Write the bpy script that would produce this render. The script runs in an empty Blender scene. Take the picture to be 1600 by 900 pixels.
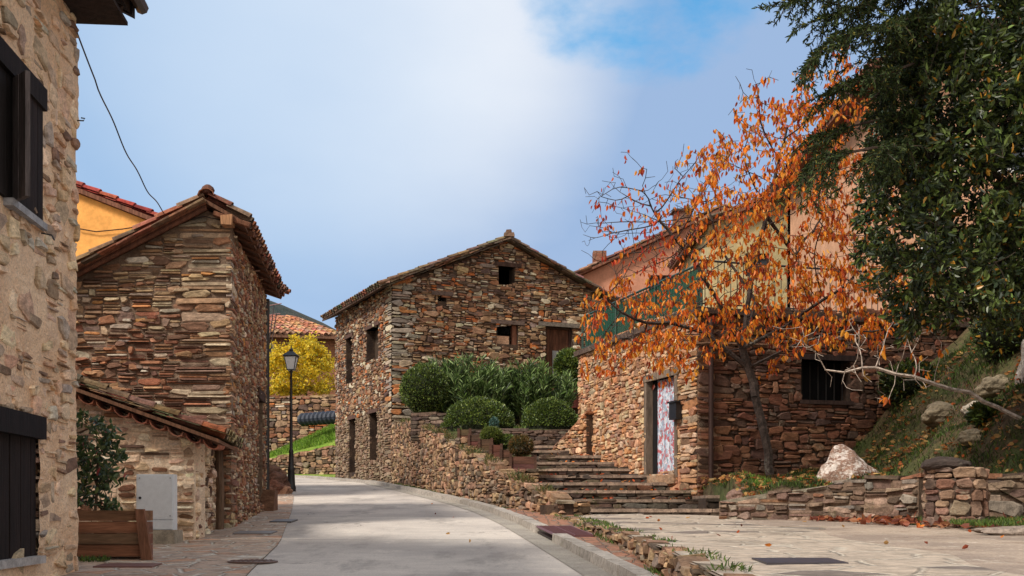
import bpy, math, random
import numpy as np
from mathutils import Matrix, Vector

# ------------------------------------------------------------------ camera, sky, sun, exposure
E = 1.6            # eye height in world z
F = 1800.0         # focal length in photo pixels (photo is 1600 wide)
HZ = 795.0         # photo row of the horizon
scene = bpy.context.scene
cam_d = bpy.data.cameras.new('camera'); cam = bpy.data.objects.new('camera', cam_d)
scene.collection.objects.link(cam); scene.camera = cam
cam.location = (0, 0, E); cam.rotation_euler = (math.radians(90), 0, 0)
cam_d.sensor_width = 36; cam_d.lens = 36 * F / 1600
cam_d.shift_y = (HZ - 450) / 1600
cam_d.clip_end = 3000; cam_d.clip_start = 0.05

SUN_EL = math.radians(46)
SUN_AZ = math.atan2(-0.68, -0.56)      # compass angle of the sun measured from +Y towards +X
w = bpy.data.worlds.new('World'); scene.world = w; w.use_nodes = True
nt = w.node_tree; nt.nodes.clear()
def N(t, **k):
    n = nt.nodes.new(t)
    for a, b in k.items(): setattr(n, a, b)
    return n
def L(a, b): nt.links.new(a, b)
def math_n(op, a, b=None, clamp=False):
    m = N('ShaderNodeMath', operation=op, use_clamp=clamp)
    for i, x in enumerate((a, b)):
        if x is None: continue
        if isinstance(x, (int, float)): m.inputs[i].default_value = x
        else: L(x, m.inputs[i])
    return m.outputs[0]
def maprange(v, a, b, c=0, d=1):
    m = N('ShaderNodeMapRange', interpolation_type='SMOOTHSTEP')
    L(v, m.inputs[0]); m.inputs[1].default_value = a; m.inputs[2].default_value = b
    m.inputs[3].default_value = c; m.inputs[4].default_value = d
    return m.outputs[0]
def mixc(f, a, b):
    m = N('ShaderNodeMix', data_type='RGBA')
    L(f, m.inputs[0])
    for i, x in ((6, a), (7, b)):
        if isinstance(x, tuple): m.inputs[i].default_value = (*x, 1)
        else: L(x, m.inputs[i])
    return m.outputs[2]
tc = N('ShaderNodeTexCoord')
nrm = N('ShaderNodeVectorMath', operation='NORMALIZE'); L(tc.outputs['Generated'], nrm.inputs[0])
def dotdir(px, py):
    v = Vector(((px-800)/F, 1, (HZ-py)/F)).normalized()
    d = N('ShaderNodeVectorMath', operation='DOT_PRODUCT'); L(nrm.outputs[0], d.inputs[0]); d.inputs[1].default_value = v
    return d.outputs['Value']
sepd = N('ShaderNodeSeparateXYZ'); L(nrm.outputs[0], sepd.inputs[0])
zz = math_n('ADD', math_n('MAXIMUM', sepd.outputs[2], 0.0), 0.35)
cmb = N('ShaderNodeCombineXYZ')
L(math_n('DIVIDE', sepd.outputs[0], zz), cmb.inputs[0]); L(math_n('DIVIDE', sepd.outputs[1], zz), cmb.inputs[1])
n1 = N('ShaderNodeTexNoise'); n1.inputs['Scale'].default_value = 1.7; n1.inputs['Detail'].default_value = 6; n1.inputs['Roughness'].default_value = .52
L(cmb.outputs[0], n1.inputs['Vector'])
n2 = N('ShaderNodeTexNoise'); n2.inputs['Scale'].default_value = 4.2; n2.inputs['Detail'].default_value = 8; n2.inputs['Roughness'].default_value = .55
mp = N('ShaderNodeVectorMath', operation='ADD'); mp.inputs[1].default_value = (3.3, 1.2, 0); L(cmb.outputs[0], mp.inputs[0]); L(mp.outputs[0], n2.inputs['Vector'])
sky = N('ShaderNodeTexSky', sky_type='NISHITA', sun_disc=False); sky.sun_elevation = SUN_EL; sky.sun_rotation = SUN_AZ
skyb = N('ShaderNodeVectorMath', operation='MULTIPLY'); L(sky.outputs[0], skyb.inputs[0]); skyb.inputs[1].default_value = (.30, 1.50, 1.85)
bright = maprange(dotdir(560, 0), .962, .999, -.14, .95)
brn = math_n('ADD', bright, math_n('MULTIPLY', math_n('ADD', math_n('MULTIPLY', math_n('SUBTRACT', n1.outputs[0], .52), .55), math_n('MULTIPLY', math_n('SUBTRACT', n2.outputs[0], .5), .35)), 1.0), True)
# cloud radiance before the background strength of 0.1
cloud = mixc(brn, (2.95, 4.2, 6.35), (7.6, 7.9, 8.4))
low = maprange(sepd.outputs[2], .08, .26)
cloud = mixc(low, (3.7, 4.75, 6.7), cloud)
away = maprange(sepd.outputs[1], -.2, .6)
cloud = mixc(away, (8.2, 7.8, 7.2), cloud)
leftb = maprange(dotdir(150, 200), .93, .999)
cloud = mixc(math_n('MULTIPLY', leftb, .6), cloud, (3.4, 5.15, 7.4))
bl = math_n('ADD', maprange(dotdir(1030, -80), .9865, .9995, 0, .55), math_n('MULTIPLY', math_n('SUBTRACT', n2.outputs[0], .5), 1.0))
bl2 = math_n('ADD', maprange(dotdir(1290, 95), .988, .9997, 0, .26), math_n('MULTIPLY', math_n('SUBTRACT', n2.outputs[0], .5), .9))
blue = maprange(math_n('MAXIMUM', bl, bl2), .34, .62)
tot = mixc(blue, cloud, skyb.outputs[0])
bg = N('ShaderNodeBackground'); bg.inputs[1].default_value = .1; L(tot, bg.inputs[0])
wo = N('ShaderNodeOutputWorld'); L(bg.outputs[0], wo.inputs[0])

sd = bpy.data.lights.new('sun', 'SUN'); sd.energy = 3.5; sd.angle = math.radians(13); sd.color = (1, .93, .82)
so = bpy.data.objects.new('sun', sd); scene.collection.objects.link(so)
sv = Vector((math.sin(SUN_AZ)*math.cos(SUN_EL), math.cos(SUN_AZ)*math.cos(SUN_EL), math.sin(SUN_EL)))
so.rotation_euler = sv.to_track_quat('Z', 'Y').to_euler(); so.location = (0, 0, 40)
vs = scene.view_settings; vs.view_transform = 'Standard'; vs.look = 'None'; vs.gamma = 1; vs.exposure = 0.23; vs.use_curve_mapping = False

# ------------------------------------------------------------------ helpers
rng = random.Random(7)
nr = np.random.default_rng(11)
def lin(*c):
    return tuple((x/255/12.92 if x/255 <= .04045 else ((x/255+.055)/1.055)**2.4) for x in c)
def P(px, py, Y): return Vector(((px-800)/F*Y, Y, E+(HZ-py)/F*Y))
def G(Y):
    if Y < 6: return .905 - .05*(6-Y) - .012*(6-Y)**2 if Y > -4 else -.8
    return .605+.05*Y

class MB:
    def __init__(s): s.v = []; s.f = []; s.c = []
    def add(s, vs, fs, col=(1, 1, 1)):
        o = len(s.v); s.v.extend(vs)
        for f in fs: s.f.append([i+o for i in f]); s.c.append(col)
    def box(s, c, d, rz=0, col=(1, 1, 1), jit=0, taper=1, rx=0, ry=0):
        M = Matrix.Rotation(rz, 3, 'Z') @ Matrix.Rotation(ry, 3, 'Y') @ Matrix.Rotation(rx, 3, 'X')
        vs = []
        for sz in (-1, 1):
            t = taper if sz > 0 else 1
            for sx, sy in ((-1, -1), (1, -1), (1, 1), (-1, 1)):
                p = Vector((sx*d[0]/2*t, sy*d[1]/2*t, sz*d[2]/2))
                if jit: p += Vector([rng.uniform(-jit, jit) for _ in range(3)])
                vs.append(tuple(Vector(c)+M@p))
        s.add(vs, [(3, 2, 1, 0), (4, 5, 6, 7), (0, 1, 5, 4), (1, 2, 6, 5), (2, 3, 7, 6), (3, 0, 4, 7)], col)
    def hexa(s, b, t, col=(1, 1, 1)):     # two quads, bottom and top, same winding (ccw from above)
        s.add([tuple(x) for x in b]+[tuple(x) for x in t], [(3, 2, 1, 0), (4, 5, 6, 7), (0, 1, 5, 4), (1, 2, 6, 5), (2, 3, 7, 6), (3, 0, 4, 7)], col)
    def tube(s, pts, rad, n=7, col=(1, 1, 1), caps=True):
        pts = [Vector(p) for p in pts]; k = len(pts)
        if not hasattr(rad, '__len__'): rad = [rad]*k
        ring = []; up = None
        for i, p in enumerate(pts):
            d = (pts[min(i+1, k-1)]-pts[max(i-1, 0)]).normalized()
            if up is None: up = Vector((0, 0, 1)) if abs(d.z) < .9 else Vector((1, 0, 0))
            a = d.cross(up).normalized(); b = a.cross(d); up = b
            ring += [tuple(p+(a*math.cos(q*2*math.pi/n)+b*math.sin(q*2*math.pi/n))*rad[i]) for q in range(n)]
        fs = [(i*n+q, i*n+(q+1) % n, (i+1)*n+(q+1) % n, (i+1)*n+q) for i in range(k-1) for q in range(n)]
        if caps: fs += [tuple(range(n))[::-1], tuple(range((k-1)*n, k*n))]
        s.add(ring, fs, col)
    def lathe(s, c, prof, n=20, col=(1, 1, 1)):     # prof: (r, z) from bottom to top
        vs = []; fs = []
        for r, z in prof:
            vs += [(c[0]+r*math.cos(2*math.pi*q/n), c[1]+r*math.sin(2*math.pi*q/n), c[2]+z) for q in range(n)]
        for i in range(len(prof)-1):
            fs += [(i*n+q, i*n+(q+1) % n, (i+1)*n+(q+1) % n, (i+1)*n+q) for q in range(n)]
        fs += [tuple(range(n))[::-1], tuple(range((len(prof)-1)*n, len(prof)*n))]
        s.add(vs, fs, col)

def finish(o, parent, root=None):
    scene.collection.objects.link(o)
    if parent:
        o.parent = parent
        if parent.type == 'EMPTY': o.matrix_parent_inverse = Matrix.Translation(-parent.location)
    return o
def mkmesh(name, verts, faces, cols, mats, parent=None, smooth=False, mi=None):
    me = bpy.data.meshes.new(name)
    me.from_pydata([tuple(v) for v in verts], [], faces)
    for m in (mats if isinstance(mats, (list, tuple)) else [mats]): me.materials.append(m)
    if cols is not None:
        a = me.attributes.new('col', 'FLOAT_COLOR', 'FACE')
        arr = np.ones((len(faces), 4), np.float32); arr[:, :3] = np.array(cols, np.float32).reshape(-1, 3)
        a.data.foreach_set('color', arr.ravel())
    if mi is not None: me.polygons.foreach_set('material_index', mi)
    if smooth: me.polygons.foreach_set('use_smooth', [True]*len(faces))
    me.update()
    return finish(bpy.data.objects.new(name, me), parent)
def part(name, mb, mat, parent=None, smooth=False): return mkmesh(name, mb.v, mb.f, mb.c, mat, parent, smooth)
def quads_np(name, V, cols, mat, parent=None, per=4):
    """V: (n, k, per, 3) -> n leaves of k quads each"""
    n, k = V.shape[:2]
    me = bpy.data.meshes.new(name)
    vv = V.reshape(-1, 3).astype(np.float32); nf = n*k
    me.vertices.add(len(vv)); me.vertices.foreach_set('co', vv.ravel())
    me.loops.add(nf*per); me.loops.foreach_set('vertex_index', np.arange(nf*per, dtype=np.int32))
    me.polygons.add(nf); me.polygons.foreach_set('loop_start', np.arange(0, nf*per, per, dtype=np.int32))
    me.update(calc_edges=True); me.materials.append(mat)
    a = me.attributes.new('col', 'FLOAT_COLOR', 'FACE')
    arr = np.ones((nf, 4), np.float32); arr[:, :3] = np.repeat(cols, k, axis=0)
    a.data.foreach_set('color', arr.ravel())
    return finish(bpy.data.objects.new(name, me), parent)
def tag(o, label=None, cat=None, group=None, kind=None):
    if label: o['label'] = label
    if cat: o['category'] = cat
    if group: o['group'] = group
    if kind: o['kind'] = kind
    return o
def thing(name, label, cat, loc, group=None):
    o = bpy.data.objects.new(name, None); o.location = loc; o.empty_display_size = .2
    scene.collection.objects.link(o)
    return tag(o, label, cat, group)
def copy_thing(src, loc, rz=0, label=None, scale=1):
    r = src.copy(); scene.collection.objects.link(r); r.location = loc; r.rotation_euler = (0, 0, rz); r.scale = (scale,)*3
    if label: r['label'] = label
    for ch in [o for o in scene.objects if o.parent == src]:
        c = ch.copy(); scene.collection.objects.link(c); c.parent = r
        for g in [o for o in scene.objects if o.parent == ch]:
            d = g.copy(); scene.collection.objects.link(d); d.parent = c
    return r

# ------------------------------------------------------------------ materials
def newmat(name):
    global nt
    m = bpy.data.materials.new(name); m.use_nodes = True; nt = m.node_tree; nt.nodes.clear()
    out = N('ShaderNodeOutputMaterial'); p = N('ShaderNodeBsdfPrincipled'); L(p.outputs[0], out.inputs[0])
    p.inputs['Specular IOR Level'].default_value = .3
    return m, p, out
def noise(scale, detail=4, rough=.55, stretch=(1, 1, 1), off=(0, 0, 0)):
    g = N('ShaderNodeTexCoord'); mp = N('ShaderNodeMapping'); mp.inputs['Scale'].default_value = stretch; mp.inputs['Location'].default_value = off
    L(g.outputs['Object'], mp.inputs[0]); n = N('ShaderNodeTexNoise')
    n.inputs['Scale'].default_value = scale; n.inputs['Detail'].default_value = detail; n.inputs['Roughness'].default_value = rough
    L(mp.outputs[0], n.inputs['Vector']); return n.outputs[0]
def bump(p, h, dist=.01, strength=.6, prev=None):
    b = N('ShaderNodeBump'); b.inputs['Strength'].default_value = strength; b.inputs['Distance'].default_value = dist
    L(h, b.inputs['Height'])
    if prev: L(prev, b.inputs['Normal'])
    L(b.outputs[0], p.inputs['Normal']); return b.outputs[0]
def mulc(a, b):
    m = N('ShaderNodeMix', data_type='RGBA', blend_type='MULTIPLY'); m.inputs[0].default_value = 1
    for i, x in ((6, a), (7, b)):
        if isinstance(x, tuple): m.inputs[i].default_value = (*x, 1)
        else: L(x, m.inputs[i])
    return m.outputs[2]
def grey(v):
    c = N('ShaderNodeCombineColor')
    for i in range(3): L(v, c.inputs[i])
    return c.outputs[0]
def attr():
    a = N('ShaderNodeAttribute'); a.attribute_name = 'col'; return a.outputs['Color']

def mat_quartz():
    m, p, o = newmat('quartz_boulder')
    n_ = noise(3.2, 8, .7, (1, 1, 1.6)); r = math_n('ABSOLUTE', math_n('SUBTRACT', n_, .5))
    c = mixc(maprange(r, .0, .07, 1, 0), lin(222, 210, 202), lin(134, 98, 80)); c = mixc(maprange(noise(7, 6, .7, (1, 1, 1), (4, 4, 4)), .48, .62, 0, .7), c, lin(150, 118, 100))
    c = mulc(c, grey(maprange(noise(30, 4, .6), .3, .7, .8, 1.2))); L(c, p.inputs['Base Color']); p.inputs['Roughness'].default_value = .85
    b = bump(p, n_, .10, .9); bump(p, noise(16, 6, .7), .03, .8, b); return m
def mat_attr(name, rough=.9, var=.35, nscale=14, bstr=.7, bdist=.012, bscale=40, stretch=(1, 1, 1), lichen=None, spec=.25, metal=0):
    m, p, o = newmat(name)
    c = attr()
    v = maprange(noise(nscale, 5, .6, stretch), .3, .7, 1-var, 1+var)
    c = mulc(c, grey(v))
    v2 = maprange(noise(nscale*5, 3, .6, stretch, (4, 2, 1)), .3, .7, 1-var*.6, 1+var*.6)
    c = mulc(c, grey(v2))
    if lichen:
        f = maprange(noise(2.2, 6, .65, (1, 1, 1), (7, 1, 3)), .56, .68, 0, lichen[1])
        f = math_n('MULTIPLY', f, maprange(noise(30, 3, .6), .42, .6))
        c = mixc(f, c, lichen[0])
    L(c, p.inputs['Base Color']); p.inputs['Roughness'].default_value = rough; p.inputs['Metallic'].default_value = metal
    p.inputs['Specular IOR Level'].default_value = spec
    b = bump(p, noise(bscale, 6, .65, stretch), bdist, bstr)
    bump(p, noise(bscale/4, 3, .6, stretch, (3, 3, 3)), bdist*2.5, bstr*.6, b)
    return m
M = {}
M['stone'] = mat_attr('schist_stone', var=.32, nscale=9, bscale=34, stretch=(1, 1, 2.2), lichen=(lin(168, 160, 140), .45))
M['rubble'] = mat_attr('mossy_rubble', var=.35, nscale=11, bscale=38, lichen=(lin(70, 74, 34), .55))
M['tile'] = mat_attr('clay_tile', var=.35, nscale=12, bscale=60, bdist=.004, lichen=(lin(120, 112, 78), .75))
M['oldtile'] = mat_attr('mossy_clay_tile', var=.4, nscale=12, bscale=60, bdist=.006, lichen=(lin(96, 92, 52), .95))
M['wood'] = mat_attr('weathered_wood', var=.35, nscale=6, bscale=26, stretch=(3, 3, .35), bdist=.006)
M['woodh'] = mat_attr('planter_wood', var=.3, nscale=5, bscale=26, stretch=(.35, 3, 3), bdist=.005, rough=.7)
M['bark'] = mat_attr('bark', var=.45, nscale=14, bscale=40, bdist=.02, lichen=(lin(150, 150, 140), .6))
M['metal'] = mat_attr('painted_iron', rough=.45, var=.05, nscale=20, bscale=80, bdist=.001, bstr=.3, spec=.5)
M['plain'] = mat_attr('painted_render', var=.14, nscale=3, bscale=60, bdist=.003, bstr=.4)
M['boulder'] = mat_attr('pale_rock', var=.35, nscale=5, bscale=10, bdist=.06, bstr=.9, lichen=(lin(90, 84, 56), .8))
M['quartz'] = mat_quartz()
M['granite'] = mat_attr('granite_kerb', var=.25, nscale=16, bscale=50, bdist=.006, lichen=(lin(80, 86, 50), .5))

def mat_leaf(name, trans=.35, rough=.5, spec=.4):
    m, p, o = newmat(name)
    c = attr(); c = mulc(c, grey(maprange(noise(6, 2), .3, .7, .8, 1.2)))
    L(c, p.inputs['Base Color']); p.inputs['Roughness'].default_value = rough; p.inputs['Specular IOR Level'].default_value = spec
    t = N('ShaderNodeBsdfTranslucent'); L(c, t.inputs[0])
    mx = N('ShaderNodeMixShader'); mx.inputs[0].default_value = trans; L(p.outputs[0], mx.inputs[1]); L(t.outputs[0], mx.inputs[2]); L(mx.outputs[0], o.inputs[0])
    return m
M['leaf'] = mat_leaf('deciduous_leaf', .45)
M['gleaf'] = mat_leaf('evergreen_leaf', .18, .42, .5)
M['needle'] = mat_leaf('conifer_needle', .12, .7, .2)
M['grass'] = mat_leaf('grass_blade', .3, .6)

# mortar / backing
def mat_mortar(name, col, dark):
    m, p, o = newmat(name)
    f = maprange(noise(3, 6, .65), .35, .65); c = mixc(f, col, dark)
    c = mulc(c, grey(maprange(noise(40, 4, .6), .3, .7, .75, 1.25)))
    L(c, p.inputs['Base Color']); p.inputs['Roughness'].default_value = .95
    bump(p, noise(50, 6, .7), .02, .8); return m
M['mortar'] = mat_mortar('earth_mortar', lin(84, 66, 54), lin(54, 42, 36))
M['tanmortar'] = mat_mortar('tan_mortar', lin(138, 116, 98), lin(104, 84, 70))
M['palemortar'] = mat_mortar('pale_mortar', lin(176, 146, 120), lin(136, 106, 86))
M['creammortar'] = mat_mortar('cream_mortar', lin(232, 212, 188), lin(216, 190, 164))
# lime render that covers most of a rubble wall
def mat_render(name, c1, c2, c3, stain):
    m, p, o = newmat(name)
    c = mixc(maprange(noise(1.6, 6, .6), .35, .65), c1, c2)
    c = mixc(maprange(noise(7, 6, .65, (1, 1, 1), (2, 5, 1)), .52, .68, 0, .6), c, c3)
    c = mixc(maprange(noise(18, 5, .7, (1, 1, 1.6), (9, 2, 7)), .60, .70, 0, .75), c, stain)
    c = mulc(c, grey(maprange(noise(60, 3, .6), .3, .7, .82, 1.18)))
    L(c, p.inputs['Base Color']); p.inputs['Roughness'].default_value = .95
    b = bump(p, noise(16, 8, .7, (1, 1, 1.5)), .05, .9); bump(p, noise(70, 4, .6), .01, .6, b); return m
M['rendA'] = mat_render('ochre_lime_render', lin(248, 216, 184), lin(240, 200, 164), lin(224, 194, 168), lin(150, 108, 84))
M['rendB'] = mat_render('pink_lime_render', lin(196, 164, 138), lin(176, 140, 114), lin(186, 160, 138), lin(90, 60, 46))

# ------------------------------------------------------------------ masonry
PAL = {
 'D': [(lin(158,126,100),4),(lin(132,100,80),4),(lin(178,148,118),3),(lin(196,182,160),1.3),(lin(186,112,66),1.3),(lin(100,80,72),3.4),(lin(150,134,122),2.2),(lin(146,100,74),3)],
 'barn': [(lin(186,158,128),3),(lin(168,136,106),3),(lin(196,178,152),3),(lin(150,112,86),2.5),(lin(120,92,76),2),(lin(190,134,84),.9),(lin(164,150,136),2)],
 'barnlow': [(lin(144,98,76),4),(lin(158,106,80),3),(lin(118,86,72),3.5),(lin(172,130,98),2),(lin(180,162,140),.4),(lin(134,110,96),2)],
 'E': [(lin(158,126,98),3),(lin(134,104,84),3),(lin(178,150,118),2),(lin(106,88,74),2.5),(lin(166,130,106),2),(lin(138,120,104),2)],
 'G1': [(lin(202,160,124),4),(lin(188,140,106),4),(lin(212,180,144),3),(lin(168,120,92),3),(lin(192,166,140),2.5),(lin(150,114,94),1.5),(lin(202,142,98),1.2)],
 'G2': [(lin(110,74,58),4),(lin(126,86,66),3),(lin(88,66,56),3),(lin(150,110,84),1.2),(lin(104,82,72),2)],  # reddish brown stone, darkened further so the colour carries the wall's shade
 'H': [(lin(136,112,98),3),(lin(116,94,82),3),(lin(156,134,116),2),(lin(96,80,70),2.5),(lin(146,104,80),.8),(lin(140,128,118),2)],
 'A': [(lin(220,190,162),3),(lin(200,172,146),3),(lin(172,150,130),2.2),(lin(206,168,136),2),(lin(132,106,88),1.3),(lin(180,168,154),1)],
 'LT': [(lin(222,196,170),4),(lin(206,176,150),3),(lin(186,154,128),2.5),(lin(226,206,182),2),(lin(132,96,76),2),(lin(96,74,62),1.6)],
 'dark': [(lin(92,78,70),3),(lin(112,92,80),3),(lin(76,64,58),2),(lin(128,112,98),1)],
}
def pick(pal):
    t = sum(x[1] for x in pal); r = rng.random()*t
    for c, wt in pal:
        r -= wt
        if r <= 0: break
    k = rng.uniform(.74, 1.2)*(.9 if pal is not PAL['A'] and pal is not PAL['LT'] else 1)
    return tuple(min(.8, x*k*rng.uniform(.94, 1.06)) for x in c)
def frame(O, d, ns=1):
    d = Vector((d[0], d[1], 0)).normalized(); n = Vector((d.y, -d.x, 0))*ns; O = Vector(O)
    return lambda u, v, w_: tuple(O+d*u+n*w_+Vector((0, 0, v)))
def uof(px, O, d):
    r = (px-800)/F; dd = Vector((d[0], d[1])).normalized()
    return (r*O[1]-O[0])/(dd.x-r*dd.y)
def opn(O, d, x0, y0, x1, y1):
    a, b = uof(x0, O, d), uof(x1, O, d); dd = Vector((d[0], d[1])).normalized(); Y = O[1]+dd.y*(a+b)/2
    return (a, b, E+(HZ-y1)/F*Y-O[2], E+(HZ-y0)/F*Y-O[2])

def one_stone(mb, T, u0, u1, v0, v1, dep, col, jit, top=None, rnd=.28):
    uc, vc = (u0+u1)/2, (v0+v1)/2; a, b = (u1-u0)/2, (v1-v0)/2
    r = min(a, b)*rng.uniform(rnd, rnd+.45)
    q = [(min(a*.85, b*3)*rng.uniform(.08, .85)**1.2, b*rng.uniform(.3, .98)) for _ in range(4)]
    pts = [(-a+q[0][0], -b), (a-q[1][0], -b), (a, -b+q[1][1]), (a, b-q[2][1]), (a-q[2][0], b), (-a+q[3][0], b), (-a, b-q[3][1]), (-a, -b+q[0][1])]
    rt = rng.gauss(0, .035+jit*.12)*min(1, b*2.5/a); pts = [(x-rt*y, y+rt*x) for x, y in pts]
    j = min(a, b)*jit
    pts = [(uc+x+rng.uniform(-j, j), vc+y+rng.uniform(-j, j)) for x, y in pts]
    if top: pts = [(x, min(y, top(x)-.01)) for x, y in pts]
    tu, tv = rng.uniform(-.5, .5)*dep*.5, rng.uniform(-.5, .5)*dep*.4
    vs = [T(x, y, -.06) for x, y in pts]
    vs += [T(x, y, dep*.55) for x, y in pts]
    s = rng.uniform(.72, .86)
    vs += [T(uc+(x-uc)*s, vc+(y-vc)*s, dep+tu*(x-uc)/a+tv*(y-vc)/b) for x, y in pts]
    fs = [(i, (i+1) % 8, 8+(i+1) % 8, 8+i) for i in range(8)]+[(8+i, 8+(i+1) % 8, 16+(i+1) % 8, 16+i) for i in range(8)]+[tuple(range(16, 24))]
    mb.add(vs, fs, col)

def stones(mb, T, W, H, band=(.12, .24), wid=(.12, .34), dep=(.015, .05), gap=.008, jit=.16, splits=(3, 4, 2), pal='D', colfn=None,
           openings=(), top=None, quoin='', u_start=0, warp=1, cover=1.0, bottom=None, over=0, osz=(.08, .30)):
    ph = rng.uniform(0, 9)
    def wv(u, v):
        k = warp*.025
        return v+k*(math.sin(u*1.1+v*.6+ph)+.6*math.sin(u*2.9+v*1.7+ph*2)+.35*math.sin(u*6.3-v*2.1))
    v = -.02; row = 0
    while v < H:
        h = rng.uniform(*band); row += 1
        iv = [(u_start, W)]
        for (a, b, c, d_) in openings:
            if c-.02 < v+h*.5 < d_+.02:
                nv = []
                for (s, e) in iv:
                    if b <= s or a >= e: nv.append((s, e))
                    else:
                        if a > s: nv.append((s, a))
                        if b < e: nv.append((b, e))
                iv = nv
        for (s, e) in iv:
            u = s
            while u < e-.03:
                wd = rng.uniform(*wid); q = False
                if 'L' in quoin and u < .02: wd = (.62, .34)[row % 2]*rng.uniform(.85, 1.15); q = True
                if 'R' in quoin and W-u < .75: wd = min(W-u, (.6, .34)[row % 2]*1.1); q = (W-u-wd) < .05
                if e-u-wd < wid[0]*.6: wd = e-u
                n = rng.choices((1, 2, 3), splits)[0] if not q else rng.choices((1, 2), (2, 2))[0]
                cuts = [0]+sorted([(i+1)/n+rng.uniform(-.12, .12) for i in range(n-1)])+[1]
                for i in range(n):
                    a, b = v+h*cuts[i], v+h*cuts[i+1]; uc = u+wd/2
                    if top and a > top(uc)-.03: continue
                    if bottom and b < bottom(uc): continue
                    if cover < 1 and rng.random() > cover: continue
                    dv = wv(uc, (a+b)/2)-(a+b)/2
                    col = colfn(uc, (a+b)/2, q) if colfn else pick(PAL[pal])
                    one_stone(mb, T, u+gap*.5, u+wd-gap*.5, a+dv+gap*.5, b+dv-gap*.5, rng.uniform(*dep), col, jit, top)
                u += wd
        v += h
    for q in range(int(over*(W-u_start)*H)):
        a = rng.uniform(*osz)*(1 if rng.random() < .8 else 1.4); b = a*rng.uniform(.18, .4); u = rng.uniform(u_start+.02, W-.04-a); v = rng.uniform(.02, H-b)
        if u < u_start+.01 or (top and v+b > min(top(u), top(u+a))-.02): continue
        if any(u < o[1]+.02 and u+a > o[0]-.02 and v < o[3]+.02 and v+b > o[2]-.02 for o in openings): continue
        if bottom and v < bottom(u): continue
        col = colfn(u+a/2, v, False) if colfn else pick(PAL[pal])
        one_stone(mb, T, u, u+a, v, v+b, dep[1]*rng.uniform(.75, 1.15), col, .55, None, .5)

def backing(mb, T, W, H, openings=(), top=None, th=.4, breaks=(), w0=0.0, v_bot=-.6):
    us = sorted(set([0, W]+list(breaks)+[x for o in openings for x in o[:2] if 0 < x < W]))
    for a, b in zip(us[:-1], us[1:]):
        if b-a < 1e-4: continue
        m = (a+b)/2; segs = []; v = v_bot
        for o in sorted([o for o in openings if o[0] <= m <= o[1]], key=lambda o: o[2]):
            segs.append((v, v, o[2], o[2])); v = o[3]
        ta, tb = (top(a), top(b)) if top else (H, H)
        segs.append((v, v, ta, tb))
        for (p, q, r, s) in segs:
            if r <= p and s <= q: continue
            vs = [T(a, p, w0), T(b, q, w0), T(b, s, w0), T(a, r, w0), T(a, p, w0-th), T(b, q, w0-th), T(b, s, w0-th), T(a, r, w0-th)]
            mb.add(vs, [(0, 1, 2, 3), (7, 6, 5, 4), (0, 4, 5, 1), (1, 5, 6, 2), (2, 6, 7, 3), (3, 7, 4, 0)])

def wall(name, parent, O, d, W, H, openings=(), top=None, mortar='mortar', smat='stone', th=.45, breaks=(), st=True, **k):
    T = frame(O, d); a = MB(); backing(a, T, W, H, openings, top, th, breaks)
    nb = len(a.f)
    if st: stones(a, T, W, H, openings=openings, top=top, **k)
    return mkmesh(name, a.v, a.f, a.c, [M[mortar], M[smat]], parent, mi=[0]*nb+[1]*(len(a.f)-nb))

# ------------------------------------------------------------------ barrel tiled roof slope
TCOL = [lin(138, 86, 66), lin(120, 72, 58), lin(148, 102, 80), lin(104, 72, 60), lin(130, 96, 78), lin(90, 72, 62), lin(140, 110, 90)]
def tile(mb, p, ax, side, up, ln, r0, r1, conc, col, seg=5, th=.014):
    vs = []
    for (q, r) in ((0, r0), (ln, r1)):
        for rr in (r, r-th):
            for i in range(seg+1):
                a = math.pi*i/seg
                s = -1 if conc else 1
                vs.append(tuple(p+ax*q+side*(math.cos(a)*rr)+up*(s*math.sin(a)*rr*.8)))
    k = seg+1; fs = []
    for i in range(seg):
        fs += [(i, i+1, 2*k+i+1, 2*k+i), (k+i, 3*k+i, 3*k+i+1, k+i+1), (i, k+i, k+i+1, i+1), (2*k+i, 2*k+i+1, 3*k+i+1, 3*k+i)]
    mb.add(vs, fs, col)
def tiles(mb, e0, e1, r0, r1, sp=.21, ln=.36, cols=TCOL, dark=1.0, jit=.012, dense=True):
    """eave line e0->e1, ridge line r0->r1"""
    e0, e1, r0, r1 = map(Vector, (e0, e1, r0, r1))
    n = max(1, int((e1-e0).length/sp)); m = max(1, int(((r0-e0).length+(r1-e1).length)/2/(ln*.82)))
    for i in range(n):
        t = (i+.5)/n; a = e0.lerp(e1, t); b = r0.lerp(r1, t); ax = (b-a).normalized(); side = (e1-e0).normalized(); up = side.cross(ax).normalized()
        if up.z < 0: up = -up
        tl = (b-a).length; st = tl/m; js = rng.uniform(-jit, jit)
        for j in range(m):
            p = a+ax*(st*j-.05+rng.uniform(-jit, jit))+side*(js+rng.uniform(-jit, jit)*.7)+up*(.03+rng.uniform(-jit, jit)*.5)
            tilt = (ax-up*.05).normalized()
            c = tuple(x*dark*rng.uniform(.75, 1.2) for x in rng.choice(cols))
            tile(mb, p+up*.03, tilt, side, up, st*1.18, sp*.42, sp*.34, False, c)
            if dense and (j < 2):
                tile(mb, p+side*sp*.5+up*.02, tilt, side, up, st*1.18, sp*.40, sp*.36, True, tuple(x*.8 for x in c))
def slab(mb, e0, e1, r0, r1, th, col=(1, 1, 1)):
    b = [Vector(x)-Vector((0, 0, th)) for x in (e0, e1, r1, r0)]; t = [Vector(x) for x in (e0, e1, r1, r0)]
    mb.hexa(b, t, col)

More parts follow.
